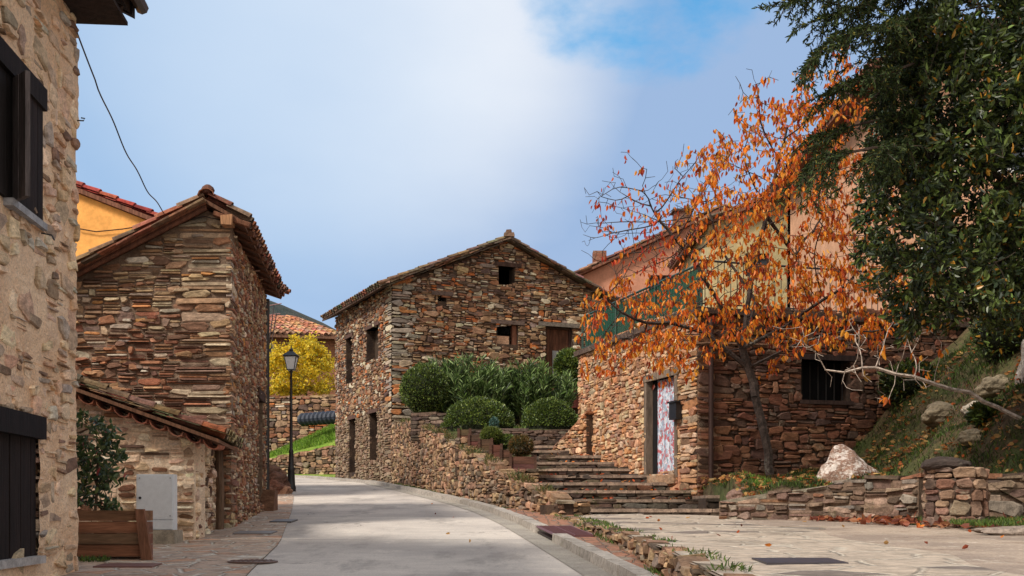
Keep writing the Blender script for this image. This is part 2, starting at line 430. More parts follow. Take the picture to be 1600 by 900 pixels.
# ------------------------------------------------------------------ leaves and trees
def leaf_np(pos, dirs, length, width, normal_jit=1.0, fold=.25, droop=0):
    """pos (n,3), dirs (n,3) unit, returns (n,2,4,3)"""
    n = len(pos); r = nr.normal(size=(n, 3))
    s = np.cross(dirs, r); s /= np.linalg.norm(s, axis=1, keepdims=True)+1e-9
    nn = np.cross(dirs, s)
    Ln = (length*nr.uniform(.7, 1.25, n))[:, None]; Wd = (width*nr.uniform(.75, 1.2, n))[:, None]
    base = pos; tip = pos+dirs*Ln+np.array([0, 0, -droop])*Ln
    f = nn*Wd*fold
    l1 = pos+dirs*Ln*.3+s*Wd*.5+f; l2 = pos+dirs*Ln*.7+s*Wd*.38+f
    r1 = pos+dirs*Ln*.3-s*Wd*.5+f; r2 = pos+dirs*Ln*.7-s*Wd*.38+f
    return np.stack([np.stack([base, l1, l2, tip], 1), np.stack([base, tip, r2, r1], 1)], 1)
def unit(a): return a/(np.linalg.norm(a, axis=1, keepdims=True)+1e-9)
def colvar(pal, n, k=.25):
    pal = np.array([p[0] for p in pal]); return None
def pickn(pal, n, var=.2):
    cs = np.array([p[0] for p in pal]); ws = np.array([p[1] for p in pal], float); ws /= ws.sum()
    return cs[nr.choice(len(cs), n, p=ws)]*nr.uniform(1-var, 1+var, (n, 1))
def inpoly(x, y, poly):
    c = np.zeros(len(x), bool); j = len(poly)-1
    for i in range(len(poly)):
        xi, yi = poly[i]; xj, yj = poly[j]
        c ^= ((yi > y) != (yj > y)) & (x < (xj-xi)*(y-yi)/(yj-yi+1e-9)+xi); j = i
    return c
def sample_vol(poly, n, Y0, dY):
    """points in a volume whose outline at distance Y0 is the given outline"""
    xs = [p[0] for p in poly]; ys = [p[1] for p in poly]; out = []
    while len(out) < n:
        x = nr.uniform(min(xs), max(xs), n*2); y = nr.uniform(min(ys), max(ys), n*2); k = inpoly(x, y, poly)
        x, y = x[k], y[k]; d = nr.uniform(-dY, dY, len(x))
        out += [((a-800)/F*Y0, Y0+c, E+(HZ-b)/F*Y0) for a, b, c in zip(x, y, d)]
    return np.array(out[:n])
def colonize(seeds, parents, att, step=.15, infl=2.5, kill=.25, iters=160):
    nodes = [np.array(s, float) for s in seeds]; par = list(parents); att = att.copy()
    A = np.array(nodes)
    near = np.full(len(att), 1e9); idx = np.zeros(len(att), int)
    d = np.linalg.norm(att[:, None]-A[None], axis=2); near = d.min(1); idx = d.argmin(1)
    for it in range(iters):
        k = near > kill; att = att[k]; near = near[k]; idx = idx[k]
        if len(att) == 0: break
        act = near < infl
        if not act.any(): break
        new = []; npar = []
        for i in np.unique(idx[act]):
            p = nodes[i]; a = att[act & (idx == i)]
            v = unit(a-p).sum(0)+nr.normal(size=3)*.25; l = np.linalg.norm(v)
            if l < 1e-6: continue
            q = p+v/l*step
            new.append(q); npar.append(i)
        if not new: break
        s = len(nodes)
        for q, i in zip(new, npar): nodes.append(q); par.append(i)
        B = np.array(new); d = np.linalg.norm(att[:, None]-B[None], axis=2); m = d.min(1)
        b = m < near-1e-6; near = np.where(b, m, near); idx = np.where(b, d.argmin(1)+s, idx)
    return np.array(nodes), np.array(par)
def tree_mesh(nodes, par, r_tip=.004, expo=2.3, r_max=.2, n=5):
    k = len(nodes); r = np.zeros(k); 
    ch = [0]*k
    for i in range(k-1, -1, -1):
        if ch[i] == 0: r[i] = r_tip**expo
        if par[i] >= 0: r[par[i]] += r[i]; ch[par[i]] += 1
    rad = np.minimum(r**(1/expo), r_max)
    mb = MB()
    for i in range(k):
        if par[i] < 0: continue
        a, b = nodes[par[i]], nodes[i]
        ra = min(rad[par[i]], rad[i]*1.35)
        mb.tube([a, b+(b-a)*.04], [ra, rad[i]], n=6 if ra > .03 else 4, caps=False)
    return mb, rad, np.array(ch)
M['granite_flat'] = mat_render('concrete_channel', lin(176, 168, 156), lin(156, 148, 140), lin(186, 178, 166), lin(110, 100, 90))
# ------------------------------------------------------------------ ground, road, paving
def interp(tab, y):
    if y <= tab[0][0]: (a, b), (c, d) = tab[0], tab[1]
    else:
        for (a, b), (c, d) in zip(tab[:-1], tab[1:]):
            if y <= c: break
    return b+(d-b)*(y-a)/(c-a)
def sheet(name, xs, ys, zf, mat, smooth=True, keep=None, kind='structure', parent=None):
    vs = []; nx = len(xs)
    for y in ys:
        for x in xs: vs.append((x, y, zf(x, y)))
    fs = []
    for j in range(len(ys)-1):
        for i in range(nx-1):
            if keep and not keep((xs[i]+xs[i+1])/2, (ys[j]+ys[j+1])/2): continue
            fs.append((j*nx+i, j*nx+i+1, (j+1)*nx+i+1, (j+1)*nx+i))
    o = mkmesh(name, vs, fs, None, mat, parent, smooth)
    if kind: o['kind'] = kind
    return o
def lsp(a, b, n): return [a+(b-a)*i/(n-1) for i in range(n)]

def mat_ground():
    m, p, o = newmat('earth_and_grass')
    c = mixc(maprange(noise(.8, 6, .65), .4, .6), lin(74, 80, 44), lin(92, 76, 56))
    c = mulc(c, grey(maprange(noise(14, 5, .6), .3, .7, .6, 1.4))); L(c, p.inputs['Base Color']); p.inputs['Roughness'].default_value = 1
    bump(p, noise(18, 6, .7), .06, .8); return m
M['ground'] = mat_ground()
def mat_forest():
    m, p, o = newmat('wooded_hillside')
    c = mixc(maprange(noise(.05, 6, .7), .4, .6), lin(52, 62, 58), lin(76, 74, 66)); L(c, p.inputs['Base Color']); p.inputs['Roughness'].default_value = 1
    bump(p, noise(.3, 6, .7), 3, .8); return m
M['forest'] = mat_forest()

def mat_road():
    m, p, o = newmat('brushed_concrete')
    c = mixc(maprange(noise(.55, 6, .6), .35, .65), lin(200, 190, 180), lin(172, 163, 156))
    c = mixc(maprange(noise(2.6, 6, .7, (1, .4, 1), (3, 3, 0)), .56, .72, 0, .6), c, lin(216, 205, 192))
    c = mixc(maprange(noise(5, 7, .75, (1, 1, 1), (8, 3, 0)), .60, .74, 0, .6), c, lin(112, 102, 96))
    br = noise(5, 3, .7, (.35, 14, 1))
    c = mulc(c, grey(maprange(br, .3, .7, .86, 1.12)))
    c = mulc(c, grey(maprange(noise(70, 3, .6), .3, .7, .88, 1.12)))
    g = N('ShaderNodeTexCoord'); s = N('ShaderNodeSeparateXYZ'); L(g.outputs['Object'], s.inputs[0])
    wob = math_n('MULTIPLY', math_n('SUBTRACT', noise(1.5, 4), .5), .10)
    yy = math_n('ADD', s.outputs[1], wob)
    fr = math_n('ABSOLUTE', math_n('SUBTRACT', math_n('FRACT', math_n('DIVIDE', math_n('ADD', yy, .9), 4.6)), .5))
    joint = maprange(fr, .4955, .4985)
    c = mixc(math_n('MULTIPLY', joint, .75), c, lin(60, 54, 50))
    c = mixc(maprange(noise(.9, 7, .72, (1.5, .5, 1), (20, 3, 0)), .50, .64, 0, .6), c, lin(140, 132, 126))
    c = mixc(maprange(noise(11, 5, .7, (1, 1, 1), (1, 30, 0)), .64, .72, 0, .7), c, lin(90, 82, 76))
    # thin wandering cracks
    v = N('ShaderNodeTexVoronoi', feature='DISTANCE_TO_EDGE'); v.inputs['Scale'].default_value = .33
    g2 = N('ShaderNodeVectorMath', operation='ADD'); L(g.outputs['Object'], g2.inputs[0])
    nn = N('ShaderNodeTexNoise'); nn.inputs['Scale'].default_value = 1.6; nn.inputs['Detail'].default_value = 6; L(g.outputs['Object'], nn.inputs['Vector'])
    L(nn.outputs['Color'], g2.inputs[1]); L(g2.outputs[0], v.inputs['Vector'])
    cr = math_n('MULTIPLY', maprange(v.outputs['Distance'], .0, .006, 1, 0), maprange(noise(.35, 2, .5, (1, 1, 1), (5, 5, 0)), .5, .6))
    c = mixc(math_n('MULTIPLY', cr, .8), c, lin(66, 58, 52))
    L(c, p.inputs['Base Color']); p.inputs['Roughness'].default_value = .8
    b = bump(p, br, .006, .5); bump(p, noise(60, 5, .7), .004, .6, b); return m
M['road'] = mat_road()

def mat_flags(name, scale, cols, joint, jw=.04, stretch=(1, 1, 1), rnd=.9, dirt=lin(120, 106, 92)):
    m, p, o = newmat(name)
    g = N('ShaderNodeTexCoord'); mp = N('ShaderNodeMapping'); mp.inputs['Scale'].default_value = stretch
    wn = N('ShaderNodeTexNoise'); wn.inputs['Scale'].default_value = 2.2; wn.inputs['Detail'].default_value = 4; L(g.outputs['Object'], wn.inputs['Vector'])
    sc = N('ShaderNodeVectorMath', operation='SCALE'); L(wn.outputs['Color'], sc.inputs[0]); sc.inputs['Scale'].default_value = .12
    ad = N('ShaderNodeVectorMath', operation='ADD'); L(g.outputs['Object'], ad.inputs[0]); L(sc.outputs[0], ad.inputs[1]); L(ad.outputs[0], mp.inputs[0])
    fl = N('ShaderNodeVectorMath', operation='MULTIPLY'); fl.inputs[1].default_value = (1, 1, 0); L(mp.outputs[0], fl.inputs[0])
    v1 = N('ShaderNodeTexVoronoi', feature='DISTANCE_TO_EDGE'); v2 = N('ShaderNodeTexVoronoi', feature='F1')
    for v in (v1, v2): v.inputs['Scale'].default_value = scale; v.inputs['Randomness'].default_value = rnd; L(fl.outputs[0], v.inputs['Vector'])
    s = N('ShaderNodeSeparateColor'); L(v2.outputs['Color'], s.inputs[0])
    r = N('ShaderNodeValToRGB'); r.color_ramp.interpolation = 'CONSTANT'; el = r.color_ramp.elements
    for i, c in enumerate(cols):
        e = el[i] if i < 2 else el.new(0); e.position = i/len(cols); e.color = (*c, 1)
    L(s.outputs[0], r.inputs[0]); c = r.outputs[0]
    c = mulc(c, grey(maprange(noise(7, 6, .65), .3, .7, .72, 1.28)))
    c = mixc(maprange(noise(1.3, 5, .6), .5, .7, 0, .55), c, dirt)
    e = maprange(v1.outputs['Distance'], jw*.5, jw, 1, 0)
    jc = mulc(joint, grey(maprange(noise(25, 4), .3, .7, .7, 1.2)))
    c = mixc(math_n('MULTIPLY', e, maprange(noise(3, 4), .3, .5, .45, 1)), c, jc)
    L(c, p.inputs['Base Color']); p.inputs['Roughness'].default_value = .75
    h = maprange(v1.outputs['Distance'], 0, jw*1.6)
    b = bump(p, h, .03, 1); b = bump(p, noise(7, 6, .7), .05, .9, b); bump(p, noise(50, 4, .6), .006, .6, b); return m
M['flags'] = mat_flags('pavement_flagstones', 3.1, [lin(176,152,134), lin(156,134,122), lin(192,172,154), lin(140,108,94), lin(180,142,118), lin(162,154,148)], lin(206, 196, 182), .05)
M['terr'] = mat_flags('terrace_slabs', 2.1, [lin(176,160,144), lin(138,124,112), lin(190,176,160), lin(152,96,78), lin(164,152,140), lin(122,110,102), lin(174,128,106)], lin(196, 184, 168), .045, (1, 1.1, 1), dirt=lin(112, 102, 90))
M['brick'] = mat_flags('brick_gutter', 7, [lin(160,112,88), lin(140,98,80), lin(172,130,104), lin(128,96,84), lin(150,128,112)], lin(150, 134, 118), .05, (1, .45, 1), .5)

RL = [(-4, -1.2), (4, -1.4), (9.2, -2.12), (12.4, -2.5), (15.6, -3.05), (19.5, -3.72), (25.6, -4.85), (28.4, -5.5), (36, -7.6), (41, -10.2), (44, -14), (46, -20)]
RR = [(-4, 1.6), (4, 1.35), (9.2, .80), (11.7, .53), (15.6, .08), (18.5, -.35), (21.1, -.85), (28.4, -2.55), (35.2, -4.3), (42, -7.3), (45, -9.2), (47.2, -12.5), (48.6, -20)]
def refine(t, n=60):
    ys = lsp(t[0][0], t[-1][0], n); return [(interp(t, y), y) for y in ys]
# road as a ruled strip between its two edges
def strip(name, A, B, zf, mat, n=10, kind='structure', parent=None, smooth=True):
    vs = []; 
    for a, b in zip(A, B):
        for i in range(n+1):
            t = i/n; x = a[0]+(b[0]-a[0])*t; y = a[1]+(b[1]-a[1])*t; vs.append((x, y, zf(x, y)))
    fs = [(j*(n+1)+i, j*(n+1)+i+1, (j+1)*(n+1)+i+1, (j+1)*(n+1)+i) for j in range(len(A)-1) for i in range(n)]
    o = mkmesh(name, vs, fs, None, mat, parent, smooth)
    if kind: o['kind'] = kind
    return o
def gz(x, y):
    return G(y)
def far(x, y):   # natural ground beyond the village edge
    z = G(min(y, 60))
    if y > 60: z += (y-60)*.02
    return z
xs = lsp(-90, 90, 61)+[]; 
ys = lsp(-30, 60, 61)+[80, 120, 200, 350, 600, 1200]
sheet('ground', [-1500, -400]+xs+[400, 1500], ys, lambda x, y: far(x, y)-.10, M['ground'])
strip('road', refine(RL), refine(RR), lambda x, y: gz(x, y)+.004, M['road'], 12)
# left pavement between house fronts and carriageway
PLn = [(-4, -2.6), (9.5, -6.5), (12, -6.5), (14.8, -5), (19.6, -4.35), (28.4, -6.2), (36, -8.3), (41, -11.4), (44, -16), (46, -22)]
strip('pavement', [(a-.0, y) for a, y in refine(PLn)], [(x-.0, y) for x, y in refine(RL)], lambda x, y: gz(x, y)+.012, M['flags'], 6)
# hills far behind
def hillz(x, y):
    return 5+71*math.exp(-((x+92)/(75 if x > -92 else 200))**2-((y-430)/110)**2)+3*math.sin(x*.05)+2*math.sin(x*.13+y*.05)
sheet('hill', lsp(-500, 300, 70), lsp(230, 560, 24), hillz, M['forest'])

# right forecourt
def zT(y): return E-.10-.025*(17-y)
TE = [(-2, 1.35), (4, 1.2), (6.5, 1.12), (8.4, 1.15), (11, 1.08), (13, .95), (16, .74), (17.4, .62)]   # its edge towards the road
Tn = refine(TE, 50)
bumpz = lambda x, y: .005*math.sin(x*2.1+y*1.3)+.004*math.sin(x*5+y*3.1)+.002*math.sin(y*7-x*3)
def mat_fore():
    m, p, o = newmat('worn_forecourt_concrete')
    c = mixc(maprange(noise(.9, 7, .65), .38, .62), lin(172, 154, 138), lin(144, 128, 116))
    c = mixc(maprange(noise(2.3, 7, .7, (1, 1.6, 1), (3, 1, 0)), .54, .68, 0, .75), c, lin(124, 104, 90))
    c = mixc(maprange(noise(5, 6, .7, (1, 1, 1), (13, 1, 0)), .58, .66, 0, .6), c, lin(204, 192, 178))
    c = mixc(maprange(noise(1.7, 6, .7, (1, 1, 1), (5, 21, 0)), .60, .68, 0, .6), c, lin(92, 90, 60))
    c = mulc(c, grey(maprange(noise(40, 4, .65), .3, .7, .8, 1.2))); L(c, p.inputs['Base Color']); p.inputs['Roughness'].default_value = .9
    b = bump(p, noise(4, 7, .7), .06, .7); bump(p, noise(34, 5, .7), .012, .8, b); return m
strip('forecourt', Tn, [(16, y) for x, y in Tn], lambda x, y: zT(y)+bumpz(x, y), mat_fore(), 40)
strip('flagstone_border', [(x+.02, y) for x, y in Tn], [(x+1.7+.12*math.sin(y*1.7)+.05*(y-6), y) for x, y in Tn], lambda x, y: zT(y)+bumpz(x, y)+.008, M['terr'], 8)
strip('brick_band', [(x+1.9+.25*(y-7), y) for x, y in refine([(7.6, .2), (9.0, .2)], 8)], [(x+4.6, y+.12) for x, y in refine([(7.6, .2), (7.9, .2)], 8)], lambda x, y: zT(y)+bumpz(x, y)+.007, M['brick'], 8) if False else None
# gutter paved with bricks between kerb and forecourt
strip('brick_gutter', [(x+.15, y) for x, y in refine(RR[:6], 40)], [(interp(TE, y)+.2, y) for x, y in refine(RR[:6], 40)], lambda x, y: gz(x, y)+.075, M['brick'], 4)
def kerb_side(a, b, nm):
    pass
# granite kerb stones: one long kerb, a setting piece
kb = MB(); y = 3.0
while y < 44:
    big = 1
    ln = rng.uniform(.45, .75)
    if not (12.35 < y+ln/2 < 13.9):
        x0, x1 = interp(RR, y), interp(RR, y+ln-.012); h = .10 if y < 20 else .09
        wd = .16 if y < 20 else .2; j = lambda: rng.uniform(-.006, .006)
        b = [(x0+j(), y, gz(0, y)-.1), (x0+wd, y, gz(0, y)-.1), (x1+wd, y+ln-.012, gz(0, y)-.1), (x1+j(), y+ln-.012, gz(0, y+ln)-.1)]
        t = [(x0+.012+j(), y+.006, gz(0, y)+h+j()), (x0+wd, y+.006, gz(0, y)+h+j()), (x1+wd, y+ln-.02, gz(0, y+ln)+h+j()), (x1+.012+j(), y+ln-.02, gz(0, y+ln)+h+j())]
        k = rng.uniform(.85, 1.15); kb.hexa(b, t, tuple(c*k for c in lin(158, 150, 142)))
    y += ln
tag(part('kerb', kb, M['granite']), kind='structure')
# flat concrete channel inside the kerb
strip('road_gutter_band', [(x-.24, y) for x, y in refine(RR[:9], 60)], [(x+.02, y) for x, y in refine(RR[:9], 60)], lambda x, y: gz(x, y)+.010, M['granite_flat'] if 'granite_flat' in M else M['flags'], 2)
# stone facing of the forecourt edge
def poly_wall(name, parent, pts, topf, botf, th=.35, smat='rubble', mortar='mortar', cap=None, **k):
    """pts: left-to-right as seen from outside; topf/botf give absolute z at (x,y)"""
    mb = MB(); caps = MB(); nb = 0; backs = MB()
    for (a, b) in zip(pts[:-1], pts[1:]):
        d = (b[0]-a[0], b[1]-a[1]); W = math.hypot(*d); u_ = (d[0]/W, d[1]/W)
        z0 = min(botf(*a), botf(*b))-.15; T = frame((a[0], a[1], z0), d)
        tp = lambda u: topf(a[0]+u_[0]*u, a[1]+u_[1]*u)-z0+.02*math.sin(u*7+a[1])
        bt = lambda u: botf(a[0]+u_[0]*u, a[1]+u_[1]*u)-z0-.15
        backing(backs, T, W, 0, (), lambda u: tp(u)-.03, th, [W/3, 2*W/3], 0, 0)
        stones(mb, T, W, max(tp(0), tp(W), tp(W/2))+.02, top=tp, bottom=bt, **k)
        if cap:
            u = 0
            while u < W:
                wd = min(rng.uniform(*cap[0]), W-u+.05); h = rng.uniform(*cap[1]); zz_ = tp(u+wd/2)-.02; dz = (tp(u+wd)-tp(u))*.5
                oh = rng.uniform(.0, .05)
                bb = [T(u+.01, zz_-dz, oh), T(u+wd-.01, zz_+dz, oh+rng.uniform(-.02, .02)), T(u+wd-.01, zz_+dz, -th), T(u+.01, zz_-dz, -th)]
                tt = [tuple(Vector(p)+Vector((rng.uniform(-.01, .01), rng.uniform(-.01, .01), h+rng.uniform(-.012, .012)))) for p in bb]
                mb.hexa(bb, tt, pick(PAL[k.get('pal', 'E')])); u += wd
    nb = len(backs.f); o = len(backs.v)
    return mkmesh(name, backs.v+mb.v, backs.f+[[i+o for i in f] for f in mb.f], backs.c+mb.c, [M[mortar], M[smat]], parent, mi=[0]*nb+[1]*len(mb.f))
te = [(x, y) for x, y in refine(TE, 14)][::-1]
o = poly_wall('low_stone_wall', None, te, lambda x, y: zT(y)+.005, lambda x, y: gz(x, y)-.02, pal='E', band=(.06, .12), wid=(.06, .2), jit=.4, dep=(.01, .06), splits=(4, 2, 0), cap=((.12, .4), (.012, .03)), th=.14, over=10, osz=(.06, .16))
tag(o, 'low rough stone edging with moss along the left side of the paved forecourt, beside the gutter', 'wall')

# ------------------------------------------------------------------ ochre house, front left
A0 = Vector((-3.59, 9.5)); dA = Vector((-.089, 1)).normalized(); LA = 11.0
OA = A0-dA*LA; zA = .3
T = frame((OA.x, OA.y, zA), dA)
house = thing('stone_house', 'tall ochre rendered rubble house with dark wooden shutters, cut off by the left edge', 'house', (OA.x, OA.y, zA))
Oa = (OA.x, OA.y, zA)
u1 = uof(60, Oa, dA)
def zat(py, u): return E+(HZ-py)/F*(OA.y+dA.y*u)-zA
lowW = (u1-1.12, u1, zat(868, u1), zat(680, u1))
upW = (u1-1.12, u1+.0, zat(345, u1), zat(160, u1)-.03)
Htop = 4.07+E-zA+.25
# render surface as a finely displaced sheet with stones just breaking through
def render_wall(name, parent, T, W, H, openings, mat, top=None, amp=.022, res=.035, u_from=0, th=.4, seed=0, n_st=0, big=(.1, .3), pal='A', thin=1.0):
    from mathutils import noise as mn
    mb = MB(); backing(mb, T, W, H, openings, top, th, [W/2], -.06); nb = len(mb.f)
    us = [u_from]; 
    nu = int((W-u_from)/res); nv = int((H+.3)/res); idx = {}
    def disp(u, v):
        a = mn.fractal(Vector((u*2.2+seed, v*3.4*thin, 1.3)), .9, 2.0, 5)
        b = mn.cell(Vector((u*5+seed, v*9*thin, .3)))
        c = mn.noise(Vector((u*11+seed, v*16*thin, 4)))
        return amp*(a*.9+c*.5)
    def inside(u, v):
        return any(a < u < b and c < v < d for a, b, c, d in openings)
    vs = []; fs = []
    tb = {}
    for j in range(nv+1):
        for i in range(nu+1):
            u = u_from+(W-u_from)*i/nu; v = -.3+(H+.3)*j/nv
            if top: v = min(v, top(u))
            uu, vv = u, v
            for a, b, c, d in openings:     # snap to opening edges
                if c-res < v < d+res and a-res < u < b+res:
                    if abs(u-a) < res*.51: uu = a
                    if abs(u-b) < res*.51: uu = b
                    if abs(v-c) < res*.51: vv = c
                    if abs(v-d) < res*.51: vv = d
            vs.append(T(uu, vv, disp(u, v)))
    for j in range(nv):
        for i in range(nu):
            u = u_from+(W-u_from)*(i+.5)/nu; v = -.3+(H+.3)*(j+.5)/nv
            if inside(u, v) or (top and v > top(u)): continue
            fs.append((j*(nu+1)+i, j*(nu+1)+i+1, (j+1)*(nu+1)+i+1, (j+1)*(nu+1)+i))
    mb.add(vs, fs); nr_ = len(mb.f)
    for q in range(n_st):
        u = rng.uniform(u_from, W-.05); v = rng.uniform(0, H); wd = rng.uniform(*big); h = wd*rng.uniform(.35, .7)*thin
        if inside(u, v) or inside(u+wd, v+h) or inside(u+wd/2, v+h/2) or u+wd > W: continue
        if top and v+h > top(u): continue
        d = disp(u+wd/2, v+h/2)
        one_stone(mb, T, u, u+wd, v, v+h, max(.004, d+rng.uniform(-.006, .014)), pick(PAL[pal]), .45, None, .5)
    return mkmesh(name, mb.v, mb.f, mb.c, [M[mat], M[mat], M['stone']], parent, mi=[0]*nb+[1]*(nr_-nb)+[2]*(len(mb.f)-nr_))
render_wall('wall', house, T, LA, Htop, [lowW, upW], 'rendA', u_from=6.5, n_st=0, amp=.022)
sa = MB(); stones(sa, T, LA, Htop, band=(.09, .2), wid=(.08, .34), dep=(.0, .034), gap=.028, jit=.6, splits=(4, 3, 1), openings=[lowW, upW], u_start=6.4, warp=3, cover=.72, pal='A'); part('stonework', sa, M['stone'], scene.objects['wall'])
bw = MB(); Tb = T
# gable end and back of the house
c0, c1 = Vector(T(LA, 0, 0)), Vector(T(LA, 0, -6)); 
rest = MB()
TG = frame((c0.x-.02, c0.y, zA), (-1, .089)); backing(rest, TG, 6, Htop, (), lambda u: Htop+ (min(u, 6-u))*.5, .35, [3], -.02); part('gable_wall', rest, M['rendA'], house); rest = MB()
TB = frame((OA.x+0, OA.y, zA), (-1, .089), -1); backing(rest, TB, 6, Htop, (), lambda u: Htop+(min(u, 6-u))*.5, .35, [3])
part('gable_wall', rest, M['rendA'], house)
rf = MB(); e0, e1 = Vector(T(-.4, Htop-.10, .42)), Vector(T(LA+.06, Htop-.10, .42)); r0, r1 = Vector(T(-.4, Htop+1.6, -3)), Vector(T(LA+.25, Htop+1.6, -3))
slab(rf, e0, e1, r0, r1, .10, lin(50, 36, 30))
b0, b1 = Vector(T(-.4, Htop-.1, -6.4)), Vector(T(LA+.25, Htop-.1, -6.4)); slab(rf, b1, b0, r1, r0, .10, lin(50, 36, 30))
rfo = part('roof', rf, M['wood'], house)
tl = MB(); tiles(tl, e0+Vector((0, 0, .02)), e1+Vector((0, 0, .02)), r0, r1, dense=True); part('roof_tiles', tl, M['tile'], rfo)
gt = MB(); gp = [Vector(T(-.4, Htop-.12, .50)), Vector(T(LA+.12, Htop-.12, .50))]; gt.tube(gp, .055, 8, lin(46, 34, 30)); part('gutter', gt, M['metal'], rfo)
bb = MB(); bb.hexa([e1+Vector((.02, -.02, -.12)), e1+Vector((.02, .05, -.12)), r1+Vector((0, .05, -.12)), r1+Vector((0, -.02, -.12))], [e1+Vector((.02, -.02, .0)), e1+Vector((.02, .05, .0)), r1+Vector((0, .05, .0)), r1+Vector((0, -.02, .0))], lin(40, 32, 32)); part('barge_board', bb, M['wood'], rfo)
bb = MB(); bb.hexa([Vector(T(LA-9, Htop-.30, .40)), Vector(T(LA+.05, Htop-.30, .40)), Vector(T(LA+.05, Htop-.30, -.02)), Vector(T(LA-9, Htop-.30, -.02))], [Vector(T(LA-9, Htop-.27, .40)), Vector(T(LA+.05, Htop-.27, .40)), Vector(T(LA+.05, Htop-.27, -.02)), Vector(T(LA-9, Htop-.27, -.02))], lin(46, 36, 34)); part('soffit', bb, M['wood'], rfo)
for i in range(16):
    raf = MB()
    u = LA-.1-i*.62; a, b = Vector(T(u, Htop-.24, .38)), Vector(T(u, Htop-.02, -.1)); raf.tube([a, b], .045, 4, lin(60, 42, 34)); part('rafter', raf, M['wood'], rfo)
def plank_panel(mb, T, u0, u1, v0, v1, w0, th, n, col, vert=True, gap=.006):
    for i in range(n):
        k = rng.uniform(.8, 1.2); c = tuple(x*k for x in col)
        if vert: a, b = u0+(u1-u0)*i/n+gap/2, u0+(u1-u0)*(i+1)/n-gap/2; q = (a, b, v0, v1)
        else: a, b = v0+(v1-v0)*i/n+gap/2, v0+(v1-v0)*(i+1)/n-gap/2; q = (u0, u1, a, b)
        dw = rng.uniform(-.003, .003)
        mb.hexa([T(q[0], q[2], w0+dw), T(q[1], q[2], w0+dw), T(q[1], q[2], w0-th), T(q[0], q[2], w0-th)], [T(q[0], q[3], w0+dw), T(q[1], q[3], w0+dw), T(q[1], q[3], w0-th), T(q[0], q[3], w0-th)], c)
def bar(mb, T, u0, u1, v0, v1, w0, w1, col):
    mb.hexa([T(u0, v0, w1), T(u1, v0, w1), T(u1, v0, w0), T(u0, v0, w0)], [T(u0, v1, w1), T(u1, v1, w1), T(u1, v1, w0), T(u0, v1, w0)], col)
DK = lin(44, 32, 30)
# lower window: closed shutters under a timber lintel
a, b, c, d = lowW
m1 = MB(); bar(m1, T, a-.15, b+.05, d-.03, d+.135, -.1, .045, lin(26, 20, 22)); wn = part('window', m1, M['wood'], house)
m2 = MB(); plank_panel(m2, T, a, (a+b)/2-.01, c, d-.03, -.02, .04, 5, lin(34, 25, 24)); part('shutter', m2, M['wood'], wn)
m2 = MB(); plank_panel(m2, T, (a+b)/2+.01, b, c, d-.03, -.02, .04, 5, lin(34, 25, 24)); part('shutter', m2, M['wood'], wn)
m3 = MB(); bar(m3, T, a-.05, b+.02, c-.055, c, -.2, .05, lin(165, 160, 158)); part('sill', m3, M['granite'], wn)
# upper window with one shutter ajar
a, b, c, d = upW
m1 = MB(); bar(m1, T, a-.15, b+.05, d-.02, d+.14, -.1, .05, lin(30, 22, 22)); wn = part('window', m1, M['wood'], house)
m2 = MB(); plank_panel(m2, T, b-.60, b+.01, c-.02, d-.02, .03, .04, 5, lin(34, 25, 24)); part('shutter', m2, M['wood'], wn)
m2 = MB(); plank_panel(m2, T, a, b-.60, c-.02, d-.02, .02, .04, 4, lin(26, 20, 20)); part('shutter', m2, M['wood'], wn)
m2 = MB(); bp = Vector(T(b-.60, 0, .03)); dd = (Vector(T(b-.80, 0, .20))-bp); dd2 = Vector((dd.x, dd.y, 0)).normalized()
TS = frame(bp, dd2); plank_panel(m2, TS, 0, .22, c-.02, d-.02, .02, .035, 2, lin(92, 84, 84)); part('shutter', m2, M['wood'], wn)
m3 = MB(); bar(m3, T, b-.72, b+.02, c-.07, c-.02, -.2, .06, lin(150, 150, 155)); part('sill', m3, M['granite'], wn)
m3 = MB(); m3.tube([T(b, c-.09, .02), T(b+.02, c-.1, .09), T(b+.05, c-.13, .10)], .006, 5, lin(30, 30, 30)); part('shutter_stay', m3, M['metal'], wn)
m3 = MB(); hp = Vector(T(LA-.06, zat(192, LA), 0)); 
m3.tube([hp, hp+Vector((.07, .01, 0)), hp+Vector((.08, .01, .02)), hp+Vector((.05, .01, .025))], .006, 5, lin(50, 46, 44)); part('wall_hook', m3, M['metal'], house)

# ------------------------------------------------------------------ slate-stone barn
OB = (-3.61, 14.8); zB = G(14.8)-.1
barn = thing('stone_barn', 'tall narrow barn of layered brown stone with a tiled roof, behind the lean-to', 'barn', (OB[0], OB[1], zB))
dBs = Vector((-.119, 1)).normalized(); LB = 4.75
WBf = 4.2; OBf = (OB[0]-WBf, OB[1]-.0, zB)
def zb(py, Y=14.8): return E+(HZ-py)/F*Y-zB
zR, zC, = zb(329), zb(350)          # under the ridge, at the right corner
uR = WBf-.30
topB = lambda u: min(zR-(uR-u)*.52, zR-(u-uR)*(zR-zC)/.30)
def colB(u, v, q):
    if q and v > 1.2: return pick([(lin(180, 158, 134), 3), (lin(156, 126, 98), 2), (lin(140, 104, 78), 2)])
    k = (v-(zb(500)))/.5+rng.uniform(-.6, .6)
    if rng.random() < .02: return tuple(x for x in lin(196, 184, 168))
    return pick(PAL['barn'] if k > 0 else PAL['barnlow'])
Tf = frame(OBf, (1, 0))
wall('front_wall', barn, OBf, (1, 0), WBf, zR, top=topB, breaks=(uR,), u_start=1.0, band=(.06, .125), wid=(.08, .32), gap=.016, dep=(.0, .045), splits=(3, 5, 3), colfn=colB, quoin='R', jit=.34, warp=3.5, over=9, osz=(.07, .2), mortar='tanmortar', th=.12)
